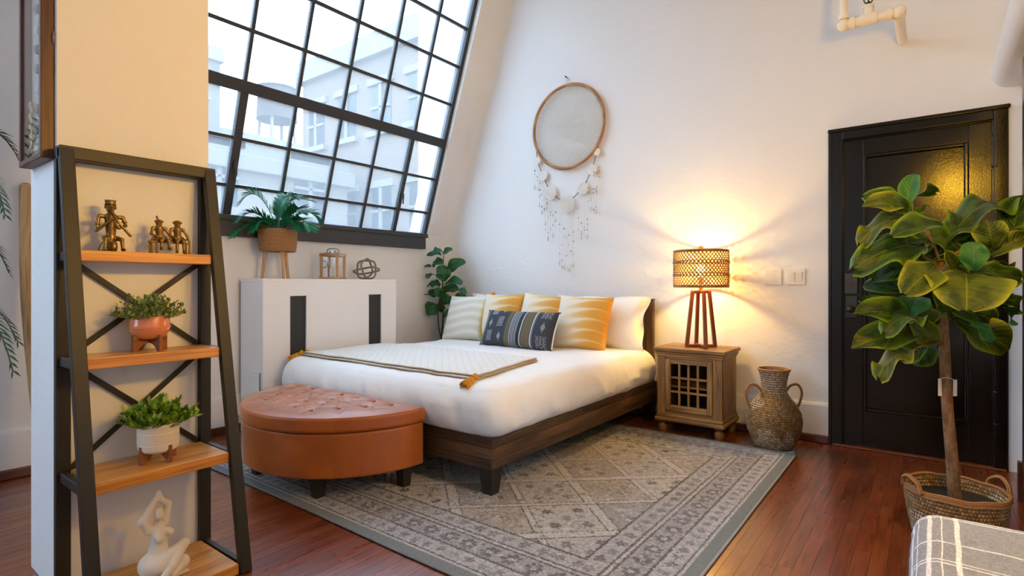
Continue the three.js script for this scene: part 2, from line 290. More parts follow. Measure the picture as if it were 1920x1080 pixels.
const TREE_LEAVES = [
  [4.051,1.428,1.413, 4.073,1.582,1.372, 0.076],
  [4.022,1.426,1.435, 3.927,1.434,1.634, 0.069],
  [4.070,1.408,1.399, 4.132,1.536,1.226, 0.032],
  [4.088,1.399,1.361, 4.123,1.454,1.296, 0.032],
  [4.059,1.389,1.408, 3.885,1.298,1.603, 0.069],
  [4.172,1.337,1.447, 4.019,1.310,1.639, 0.078],
  [4.108,1.272,1.370, 3.920,1.277,1.438, 0.069],
  [4.134,1.290,1.325, 4.065,1.344,1.277, 0.064],
  [4.167,1.292,1.262, 4.134,1.385,1.200, 0.051],
  [4.112,1.253,1.392, 3.885,1.199,1.666, 0.124],
  [4.147,1.170,1.466, 4.058,1.073,1.660, 0.147],
  [4.112,1.194,1.367, 3.929,1.119,1.456, 0.092],
  [4.167,1.254,1.326, 4.311,1.378,1.090, 0.101],
  [4.338,1.249,1.295, 4.317,1.361,1.362, 0.115],
  [4.210,1.315,1.242, 4.426,1.526,0.952, 0.152],
  [4.409,1.311,1.141, 4.463,1.503,1.024, 0.129],
  [4.329,1.219,1.277, 4.454,1.309,1.257, 0.078],
  [4.268,1.154,1.449, 4.267,1.270,1.463, 0.096],
  [4.254,1.142,1.385, 4.448,1.130,1.287, 0.092],
  [4.303,1.161,1.284, 4.410,1.200,1.115, 0.046],
  [4.245,1.143,1.442, 4.243,1.016,1.644, 0.326],
  [4.199,0.998,1.326, 4.365,0.943,1.250, 0.106],
  [4.220,0.947,1.260, 4.417,0.820,1.211, 0.142],
  [4.271,0.948,1.322, 4.336,0.865,1.372, 0.046],
  [4.377,1.036,1.090, 4.479,0.984,0.937, 0.073],
  [4.387,0.995,1.095, 4.431,0.921,0.973, 0.028],
  [4.059,0.941,1.432, 3.901,0.997,1.654, 0.092],
  [4.058,0.947,1.383, 4.091,1.060,1.308, 0.119],
  [4.088,0.921,1.385, 4.156,1.007,1.233, 0.106],
  [4.112,0.945,1.467, 3.983,0.943,1.691, 0.037],
  [4.044,1.070,1.419, 3.892,1.098,1.409, 0.073],
  [4.088,0.877,1.410, 3.885,0.856,1.641, 0.119],
  [4.126,0.834,1.331, 4.005,0.769,1.298, 0.110],
  [4.167,0.884,1.262, 4.055,0.736,1.260, 0.133],
  [4.082,0.807,1.465, 3.953,0.755,1.689, 0.051],
  [4.174,1.248,1.194, 4.168,1.379,1.073, 0.092],
  [4.239,1.224,1.145, 4.364,1.306,0.899, 0.101],
  [4.190,1.128,1.207, 4.183,1.254,1.061, 0.092],
];
const SMALL_LEAVES = [
  [0.220,1.399,0.336, 0.299,1.456,0.289, 0.057],
  [0.194,1.391,0.330, 0.066,1.396,0.421, 0.057],
  [0.173,1.412,0.295, 0.202,1.440,0.428, 0.023],
  [0.250,1.322,0.359, 0.108,1.310,0.390, 0.086],
  [0.238,1.124,0.318, 0.259,1.283,0.408, 0.153],
  [0.162,1.212,0.229, 0.328,1.342,0.136, 0.115],
  [0.072,1.268,0.329, -0.007,1.276,0.421, 0.024],
  [0.103,1.187,0.345, 0.119,1.173,0.464, 0.024],
  [0.156,1.086,0.305, -0.016,1.127,0.350, 0.067],
  [0.162,1.077,0.324, -0.005,1.094,0.403, 0.043],
  [0.168,1.086,0.289, 0.404,1.115,0.266, 0.062],
  [0.150,1.000,0.285, 0.283,1.072,0.182, 0.091],
  [0.308,1.020,0.257, 0.476,1.024,0.296, 0.023],
  [0.222,0.951,0.208, 0.363,0.963,0.135, 0.080],
  [0.132,0.884,0.307, 0.190,0.984,0.174, 0.124],
  [0.102,0.961,0.331, -0.059,1.042,0.351, 0.080],
  [0.115,0.963,0.385, -0.027,0.998,0.428, 0.019],
  [0.140,0.886,0.356, -0.081,0.834,0.418, 0.124],
  [0.113,0.883,0.289, 0.106,0.784,0.441, 0.105],
  [0.236,0.774,0.345, 0.427,0.849,0.310, 0.080],
  [0.127,0.805,0.261, 0.144,0.894,0.293, 0.076],
  [0.173,0.971,0.294, 0.160,1.049,0.389, 0.096],
];
const PALM = [ // mid, tip
  [0.099,1.761,2.186, 0.022,1.687,2.308],
  [0.136,1.624,2.221, 0.125,1.554,2.355],
  [0.118,1.547,2.234, 0.108,1.446,2.368],
  [0.108,1.739,1.959, 0.157,1.765,1.765],
  [0.316,1.648,2.033, 0.424,1.629,2.027],
  [0.266,1.649,1.921, 0.310,1.587,1.812],
  [0.351,1.581,2.006, 0.473,1.501,1.989],
  [0.154,1.739,2.019, 0.187,1.762,1.931],
  [0.170,1.571,2.170, 0.177,1.490,2.265],
  [0.313,1.573,2.048, 0.425,1.506,2.051],
];
// ---------- the room ----------
const SL = 0.335, HC = 4.4;                          // the window wall leans inwards above the sill
const innerX = (y) => (y > 1.6 ? SL * (y - 1.6) : 0);
{
  const f = struct('floor', 'red-brown varnished narrow strip floor', 'floor');
  part('subfloor', [BB(-0.3, 6.7, -0.2, -0.0125, -0.2, 8.2, { r: 0 })], M.joint, f);
  part('far_boards', [BB(0, 4.6, -0.0125, 0, 4.452, 8, { r: 0, g: 'z' }), BB(4.6, 6.5, -0.0125, 0, 1.9, 8, { r: 0, g: 'z' })], M.floorBase, f);
  const W = 0.0571, n = Math.ceil(4.58 / W);
  for (let i = 0; i < n; i++) {
    let z = 0.002, first = true;
    while (z < 4.44) {
      let L = first ? rr(0.5, 2.2) : rr(1.5, 2.4); first = false;
      if (4.45 - z - L < 0.7) L = 4.45 - z;
      const g = B(W - 0.0011, 0.012, L - 0.0012, 0, 0, 0, { r: 0, g: 'z' });
      const m = part('floor_board', g, M.floor[Math.floor(rnd() * 4)], f);
      m.position.set((i + 0.5) * W, -0.006 + rr(-0.0003, 0.0001), z + L / 2);
      z += L;
    }
  }
}
{
  const w = struct('wall_back', 'white plaster wall behind the bed', 'wall');
  part('plaster', [BB(-0.5, 3.655, 0, HC, -0.2, 0, { r: 0 }), BB(4.435, 4.8, 0, HC, -0.2, 0, { r: 0 }), BB(3.655, 4.435, 2.075, HC, -0.2, 0, { r: 0 })], M.wall, w);
  const R = 0.13, ys = [0, 0.5, 1, 1.5, 1.6, 1.7, 2.2, 2.8, 3.4, 4.0, HC];
  part('corner_cove', grid(10, ys.length - 1, (u, v) => { const y = ys[Math.round(v * (ys.length - 1))], a = u * Math.PI / 2; return V(innerX(y) + R - R * Math.cos(a), y, R - R * Math.sin(a)); }, { uv: (u, v, p) => [p.x + p.z, p.y] }), M.wall, w);
}
{
  const w = struct('wall_left', 'white plaster window wall, leaning inwards above the sill', 'wall');
  part('lower_wall', [BB(-0.3, 0, 0, 1.6, -0.2, 8.2, { r: 0 })], M.wall, w);
  const q = (y0, y1) => [[SL * (y0 - 1.6), y0], [SL * (y1 - 1.6), y1], [SL * (y1 - 1.6) - 0.3, y1], [SL * (y0 - 1.6) - 0.3, y0]];
  part('sloping_wall', [extrudeZ(q(1.6, HC + 0.1), -0.2, 0.335), extrudeZ(q(1.6, HC + 0.1), 3.20, 4.625), extrudeZ(q(1.6, HC + 0.1), 7.49, 8.2), extrudeZ(q(4.27, HC + 0.1), 0.335, 3.20), extrudeZ(q(4.27, HC + 0.1), 4.625, 7.49)], M.wall, w);
}
{
  const w = struct('wall_right', 'white plaster wall beside the black door', 'wall');
  part('plaster', [BB(4.57, 4.75, 0, HC, 0, 1.9, { r: 0 })], M.wall, w);
  const e = struct('wall_added_recess', 'added unseen alcove walls on the right, shaped to keep window light off the pier', 'wall');  // invented alcove; the wall jog shields the pier from the added window
  part('plaster', [BB(4.75, 6.7, 0, HC, 1.72, 1.9, { r: 0 }), BB(6.5, 6.7, 0, 0.3, 1.9, 3.05, { r: 0 }), BB(6.5, 6.7, 4.3, HC, 1.9, 3.05, { r: 0 }), BB(6.5, 6.7, 0.3, 4.3, 2.75, 3.05, { r: 0 }), BB(5.1, 6.5, 0, HC, 2.85, 3.05, { r: 0 }), BB(4.95, 5.1, 0, HC, 2.44, 8, { r: 0 })], M.wall, e);
  const w4 = struct('window_4', 'added unseen side window in the alcove, there for cool fill light', 'window');  // window added out of view as cool fill for the radiator side
  for (const z of [1.92, 2.325, 2.73]) part('glazing_bar', [BB(6.58, 6.62, 0.3, 4.3, z - 0.025, z + 0.025)], M.sash, w4);
  for (const y of [0.32, 1.31, 2.3, 3.29, 4.28]) part('glazing_bar', [BB(6.585, 6.615, y - 0.02, y + 0.02, 1.9, 2.75)], M.sash, w4);
  part('pane', new THREE.PlaneGeometry(0.85, 4.0).rotateY(Math.PI / 2).translate(6.6, 2.3, 2.325), M.clear, w4);
  const b = struct('wall_front', 'white plaster wall at the far end of the room', 'wall');
  part('plaster', [BB(0, 0.4, 0, HC, 8, 8.2, { r: 0 }), BB(1.9, 6.7, 0, HC, 8, 8.2, { r: 0 }), BB(0.4, 1.9, 0, 0.9, 8, 8.2, { r: 0 }), BB(0.4, 1.9, 3.9, HC, 8, 8.2, { r: 0 })], M.wall, b);
  const c = struct('ceiling', 'white plaster ceiling', 'ceiling');
  part('plaster', [BB(0.5, 6.7, HC, HC + 0.2, -0.2, 8.2, { r: 0 })], M.ceiling, c);
  const p = struct('wall_pier', 'free standing white plaster pier behind the ladder shelf', 'pillar');
  part('plaster', [BB(1.356, 1.693, 0, HC, 3.2465, 3.7595, { r: 0.006 })], M.wall, p);
}
{
  const b = struct('baseboard_back', 'tall white baseboard under the bed wall', 'baseboard');
  part('board', [BB(0.002, 3.583, 0.056, 0.262, 0.0, 0.022, { r: 0.003 }), BB(0.002, 3.583, 0.262, 0.274, 0, 0.014, { r: 0.003 })], M.white, b);
  const s = struct('trim_1', 'dark red shoe moulding along the bed wall', 'trim');
  part('moulding', [BB(0.026, 3.583, 0, 0.056, 0, 0.032, { r: 0.008 })], M.shoe, s);
  const l = struct('baseboard_left', 'tall white baseboard under the window wall', 'baseboard');
  part('board', [BB(0, 0.022, 0.056, 0.262, 0.023, 7.99, { r: 0.003 }), BB(0, 0.014, 0.262, 0.274, 0.023, 7.99, { r: 0.003 })], M.white, l);
  const t = struct('trim_2', 'dark red shoe moulding along the window wall', 'trim');
  part('moulding', [BB(0, 0.032, 0, 0.056, 0.033, 7.99, { r: 0.008 })], M.shoe, t);
}
// ---------- the steel window ----------
{
  const make = (name, label, dz) => {
    const w = struct(name, label, 'window'), a = Math.atan(0.32), k = Math.sqrt(1 + 0.32 * 0.32), s = (y) => (y - 1.6) * k;
    w.position.set(-0.06, 1.6, dz); w.rotation.z = -a;
    const zs = [0.36, 0.745, 1.148, 1.547, 1.957, 2.365, 2.775, 3.185], ys = [1.60, 1.83, 2.16, 2.51, 2.875, 3.22, 3.56, 3.905, 4.25];
    const wide = (i, low) => (i === 0 || i === 7 ? 0.03 : low && i === 5 ? 0.06 : low && i === 1 ? 0.042 : 0.026), tall = (j) => (j === 3 ? 0.085 : j === 0 || j === 8 ? 0.05 : 0.024);
    const zz = (i, low) => (low && i === 1 ? 0.765 : zs[i]);
    part('jamb', [BB(-0.035, 0.035, 0, s(4.25), 0.335, 0.375, { r: 0.004 })], M.sash, w);
    part('jamb', [BB(-0.035, 0.035, 0, s(4.25), 3.17, 3.20, { r: 0.004 })], M.sash, w);
    for (let j = 0; j < 9; j++) part(j === 3 ? 'transom' : 'glazing_bar', [BB(-0.022, j === 3 ? 0.04 : 0.02, s(ys[j]) - tall(j) / 2, s(ys[j]) + tall(j) / 2, 0.375, 3.17, { r: 0.003 })], M.sash, w);
    for (let i = 1; i < 7; i++) for (const low of [true, false]) {
      const y0 = low ? s(ys[0]) + 0.02 : s(ys[3]) + 0.04, y1 = low ? s(ys[3]) - 0.04 : s(ys[8]) - 0.02;
      part('glazing_bar', [BB(-0.02, low && (i === 5 || i === 1) ? 0.032 : 0.018, y0, y1, zz(i, low) - wide(i, low) / 2, zz(i, low) + wide(i, low) / 2, { r: 0.003 })], M.sash, w);
    }
    for (const [z, y] of [[2.365, 1.98], [0.765, 1.96]]) part('handle', [B(0.02, 0.05, 0.016, 0.045, s(y), z), beam(V(0.056, s(y) + 0.02, z), V(0.062, s(y) - 0.075, z - 0.012), 0.01, 0.012)], M.darkMetal, w);
    for (let j = 0; j < 8; j++) for (let i = 0; i < 7; i++) {
      const low = j < 3, z0 = zz(i, low) + wide(i, low) / 2 - 0.004, z1 = zz(i + 1, low) - wide(i + 1, low) / 2 + 0.004, y0 = s(ys[j]) + tall(j) / 2 - 0.004, y1 = s(ys[j + 1]) - tall(j + 1) / 2 + 0.004;
      const g = new THREE.PlaneGeometry(z1 - z0, y1 - y0); g.rotateY(Math.PI / 2);
      part('pane', g, M.glass, w).position.set(0.002, (y0 + y1) / 2, (z0 + z1) / 2);
    }
    const sl = struct('trim_' + (dz ? 4 : 3), dz ? 'dark window ledge of the second skylight window' : 'dark painted window ledge under the slanted steel window', 'window ledge');
    part('ledge', [BB(-0.10, 0.075, 1.565, 1.603, dz + 0.40, dz + 3.26), BB(-0.02, 0.06, 1.452, 1.57, dz + 0.42, dz + 3.25)], M.sill, sl);
  };
  make('window_1', 'slanted black steel window with many panes above the radiator cover', 0);
  make('window_2', 'second slanted black steel window further along the wall', 4.29);
}
{
  const w = struct('window_3', 'added unseen steel window in the end wall, there for fill light', 'window');  // unseen window, added to brighten the left face of the pier
  for (const x of [0.42, 0.79, 1.16, 1.53, 1.88]) part('glazing_bar', [BB(x - 0.02, x + 0.02, 0.9, 3.9, 8.08, 8.12)], M.sash, w);
  for (const y of [0.92, 1.42, 1.92, 2.42, 2.92, 3.42, 3.88]) part('glazing_bar', [BB(0.4, 1.9, y - 0.02, y + 0.02, 8.085, 8.115)], M.sash, w);
  part('pane', new THREE.PlaneGeometry(1.5, 3.0).translate(1.15, 2.4, 8.1), M.glass, w);
}
// ---------- black entrance door ----------
{
  const d = struct('door_1', 'glossy black painted entrance door with one tall panel and black casing', 'door');
  const z0 = -0.05, z1 = -0.012;
  part('leaf', [BB(3.665, 4.425, 0.012, 2.068, z0 - 0.02, z0 + 0.012, { r: 0 }), BB(3.665, 3.775, 0.012, 2.068, z0, z1, { r: 0.003 }), BB(4.318, 4.425, 0.012, 2.068, z0, z1, { r: 0.003 }), BB(3.775, 4.318, 1.96, 2.068, z0, z1, { r: 0.003 }), BB(3.775, 4.318, 0.012, 0.25, z0, z1, { r: 0.003 })], M.door, d);
  part('panel_moulding', [BB(3.775, 3.795, 0.25, 1.96, z0, z1 + 0.004, { r: 0.006 }), BB(4.298, 4.318, 0.25, 1.96, z0, z1 + 0.004, { r: 0.006 }), BB(3.795, 4.298, 1.94, 1.96, z0, z1 + 0.004, { r: 0.006 }), BB(3.795, 4.298, 0.25, 0.27, z0, z1 + 0.004, { r: 0.006 })], M.door, d);
  part('panel', [BB(3.795, 4.298, 0.27, 1.94, z0, z0 + 0.016, { r: 0.002 })], M.door, d);
  const cas = (x0, x1, y0, y1) => BB(x0, x1, y0, y1, 0, 0.024, { r: 0.005 });
  part('casing', [cas(3.585, 3.66, 0, 2.145), cas(4.43, 4.497, 0, 2.145), cas(3.66, 4.43, 2.072, 2.145), BB(3.575, 4.505, 2.125, 2.15, 0, 0.036, { r: 0.006 }), BB(3.578, 3.598, 0, 2.125, 0, 0.034, { r: 0.006 }), BB(3.645, 3.667, 0, 2.08, -0.06, 0.006, { r: 0.003 }), BB(4.423, 4.445, 0, 2.08, -0.06, 0.006, { r: 0.003 }), BB(3.66, 4.43, 2.066, 2.085, -0.06, 0.006, { r: 0.003 })], M.door, d);
  const lock = part('lock_plate', [BB(3.672, 3.748, 1.03, 1.17, z1, 0.02), BB(3.676, 3.746, 0.87, 1.02, z1, 0.006)], M.darkMetal, d, 'dark metal rim lock');
  part('knob', [sweep([V(3.71, 0.93, 0.0), V(3.71, 0.93, 0.04)], 0.008, 4, 8), new THREE.SphereGeometry(0.024, 16, 12).translate(3.71, 0.93, 0.05)], M.darkMetal, lock);
  part('lock_cylinder', [new THREE.CylinderGeometry(0.014, 0.014, 0.012, 16).rotateX(Math.PI / 2).translate(3.705, 1.1, 0.024)], M.darkMetal, lock);
  for (const y of [1.89, 0.365]) part('hinge', [sweep([V(4.44, y - 0.085, 0.012), V(4.44, y + 0.085, 0.012)], 0.011, 2, 10), new THREE.SphereGeometry(0.015, 10, 8).translate(4.44, y + 0.095, 0.012), new THREE.SphereGeometry(0.015, 10, 8).translate(4.44, y - 0.095, 0.012), BB(4.40, 4.44, y - 0.08, y + 0.08, z1, z1 + 0.004), BB(4.442, 4.475, y - 0.08, y + 0.08, 0.022, 0.027)], M.door, d);
  part('threshold', [BB(3.60, 4.49, 0, 0.014, -0.1, 0.03, { g: 'x', r: 0.005 })], M.floor[2], d);
  const e = struct('door_2', 'dark brown wooden door standing open against the side wall', 'door');
  part('leaf', [BB(4.50, 4.565, 0.015, 2.235, 0.57, 1.45, { r: 0.004, g: 'y' })], M.brownDoor, e);
  part('panel', [BB(4.492, 4.502, 0.2, 1.0, 0.7, 1.32, { r: 0.004, g: 'y' })], M.brownDoor, e);
  part('panel', [BB(4.492, 4.502, 1.12, 2.1, 0.7, 1.32, { r: 0.004, g: 'y' })], M.brownDoor, e);
  part('plinth', [BB(4.485, 4.565, 0, 0.2, 0.53, 0.57, { g: 'y' })], M.brownDoor, e);
}
// ---------- ducts and pipes on the wall ----------
{
  const c = thing('duct_cover', 'white rounded plaster duct cover above the black door in the corner', 'duct', [4.57, 2.25, 0]);
  const sh = new THREE.Shape(); sh.moveTo(0, 0); sh.lineTo(-0.05, 0); sh.quadraticCurveTo(-0.15, 0.0, -0.15, 0.11); sh.quadraticCurveTo(-0.15, 0.22, -0.05, 0.22); sh.lineTo(0, 0.22);
  const g = new THREE.ExtrudeGeometry(sh, { depth: 1.88, bevelEnabled: false, curveSegments: 24 });
  part('cover', planar(toCreasedNormals(g, 0.7), 'z'), M.white, c);
  const p = thing('sprinkler_pipe', 'cream painted sprinkler pipe coming out of the wall above the door', 'pipe', [3.99, 2.65, 0]);
  const r = 0.027, z = 0.5;
  part('wall_pipe', [sweep([V(0, 0, 0.03), V(0, 0, z)], r, 6, 16)], M.cream, p);
  part('cross_pipe', [sweep([V(0, 0, z), V(-0.27, 0, z)], r, 6, 16)], M.cream, p);
  part('riser', [sweep([V(-0.27, 0, z), V(-0.27, 1.74, z)], 0.021, 6, 14)], M.cream, p);
  part('elbow', [new THREE.SphereGeometry(0.036, 18, 12).translate(0, 0, z), new THREE.CylinderGeometry(0.035, 0.035, 0.03, 18).rotateZ(Math.PI / 2).translate(-0.045, 0, z), new THREE.CylinderGeometry(0.035, 0.035, 0.03, 18).rotateX(Math.PI / 2).translate(0, 0, z - 0.045)], M.cream, p);
  part('elbow', [new THREE.SphereGeometry(0.036, 18, 12).translate(-0.27, 0, z), new THREE.CylinderGeometry(0.035, 0.035, 0.03, 18).rotateZ(Math.PI / 2).translate(-0.225, 0, z), new THREE.CylinderGeometry(0.03, 0.03, 0.03, 18).translate(-0.27, 0.045, z)], M.cream, p);
  part('tee', [new THREE.CylinderGeometry(0.034, 0.034, 0.085, 18).rotateZ(Math.PI / 2).translate(-0.145, 0, z), new THREE.CylinderGeometry(0.024, 0.028, 0.06, 16).translate(-0.145, 0.04, z), new THREE.CylinderGeometry(0.032, 0.032, 0.012, 6).translate(-0.145, 0.072, z)], M.cream, p);
  const hd = part('sprinkler_head', [new THREE.CylinderGeometry(0.011, 0.013, 0.02, 10).translate(-0.145, 0.088, z), sweep([V(-0.158, 0.095, z), V(-0.168, 0.115, z), V(-0.145, 0.145, z), V(-0.122, 0.115, z), V(-0.132, 0.095, z)], 0.0035, 20, 6), new THREE.CylinderGeometry(0.004, 0.004, 0.05, 8).translate(-0.145, 0.12, z)], M.darkMetal, p);
  part('deflector', [new THREE.CylinderGeometry(0.022, 0.022, 0.003, 16).translate(-0.145, 0.15, z)], M.darkMetal, hd);
}
// ---------- city outside ----------
{
  const brick = (c0, c1, s) => mat({ map: tex(512, 512, (u, v) => { const row = Math.floor(v * 32), c = u * 12 + (row % 2) * 0.5, fx = c % 1, fy = (v * 32) % 1, j = fx < 0.06 || fy < 0.14, n = hash(Math.floor(c) % 12, row, s); return j ? [122, 112, 98] : mix3(c0, c1, n); }), roughness: 0.9 });
  const b1 = brick([130, 118, 102], [116, 104, 90], 1), b2 = brick([112, 92, 76], [98, 80, 66], 2), b3 = brick([98, 90, 80], [86, 78, 70], 3), stone = mat({ color: lin(0.20, 0.175, 0.145), roughness: 0.9 }), dark = mat({ color: lin(0.03, 0.035, 0.04), roughness: 0.3 }), tank = mat({ map: woodTex([84, 72, 62], [72, 60, 52], [92, 80, 70], { seed: 7 }), roughness: 0.9 });
  const uvb = (g) => { const u = g.attributes.uv; for (let i = 0; i < u.count; i++) u.setXY(i, u.getX(i) / 3, u.getY(i) / 3); return g; };
  const street = struct('ground', 'grey street far below the window', 'street');
  part('asphalt', [BB(-140, 140, -14.5, -14, -120, 120, { r: 0 })], stone, street);
  const building = (label, m, [x0, x1, y1, z0, z1], face, rows, cols, y0, dy, ww, wh) => {
    const b = thing('building', label, 'building', [(x0 + x1) / 2, -14, (z0 + z1) / 2], 0), px = (x0 + x1) / 2, pz = (z0 + z1) / 2, t = (g) => g.translate(-px, 14, -pz);
    part('wall', [t(uvb(BB(x0, x1, -14, y1, z0, z1, { r: 0, g: face === 'x' ? 'z' : 'x' })))], m, b);
    part('cornice', [t(BB(x0 - 0.15, x1 + 0.2, y1 - 0.5, y1 - 0.1, z0 - 0.15, z1 + 0.2, { r: 0.03 })), t(BB(x0 - 0.1, x1 + 0.1, y1 - 0.1, y1 + 0.25, z0 - 0.1, z1 + 0.1, { r: 0.03 }))], stone, b);
    for (let j = 0; j < rows; j++) for (let i = 0; i < cols; i++) {
      const y = y0 + j * dy, c = face === 'x' ? lerp(z0, z1, (i + 0.5) / cols) : lerp(x0, x1, (i + 0.5) / cols);
      const at = (w, h, d, yy, out) => (face === 'x' ? t(B(d, h, w, x1 + out, yy, c, { r: 0.01 })) : t(B(w, h, d, c, yy, z1 + out, { r: 0.01 })));
      const w = part('window', [at(ww + 0.3, 0.16, 0.2, y - wh / 2 - 0.08, 0.06), at(ww + 0.3, 0.2, 0.12, y + wh / 2 + 0.1, 0.04), at(0.1, wh, 0.1, y, 0.03), at(ww, 0.08, 0.1, y, 0.03)], stone, b);
      part('pane', [at(ww, wh, 0.03, y, 0.005)], dark, w);
    }
    return b;
  };
  building('pale brick building straight across the street, low in the window', b1, [-22, -9, 4.3, -5.2, 16], 'x', 2, 9, 0.6, 3.0, 0.9, 1.4);
  building('tall grey building at the left of the window view', b3, [-34, -24, 12.6, -8.6, 6], 'x', 4, 6, -1, 3.4, 1.2, 1.8);
  building('brick building rising at the right of the window view', b2, [-12.5, 8.5, 8.2, -20, -6], 'z', 3, 13, 0.2, 3.0, 0.85, 1.35);
  building('distant brick block under the water tower', b2, [-40, -26, 9.2, -26, -9.5], 'x', 3, 5, -1, 3.3, 1.2, 1.7);
  const wt = thing('water_tower', 'wooden rooftop water tank with conical roof seen through the window', 'water tower', [-27.2, 9.47, -13.4]);
  part('tank', [new THREE.CylinderGeometry(1.05, 1.15, 1.9, 28).translate(0, 2.4, 0)], tank, wt);
  part('roof', [new THREE.ConeGeometry(1.25, 0.8, 28).translate(0, 3.72, 0)], stone, wt);
  for (const [sx, sz] of [[-1, -1], [1, -1], [1, 1], [-1, 1]]) part('leg', [beam(V(sx * 0.75, 0, sz * 0.75), V(sx * 0.7, 1.5, sz * 0.7), 0.14, 0.14)], stone, wt);
  const ch = thing('chimney', 'square brick chimney on the roof beside the water tank', 'chimney', [-27.2, 9.47, -16.6]);
  part('stack', [B(1.3, 3.6, 1.3, 0, 1.8, 0, { r: 0 })], b3, ch); part('cap', [B(1.6, 0.25, 1.6, 0, 3.7, 0, { r: 0.03 })], stone, ch);
}
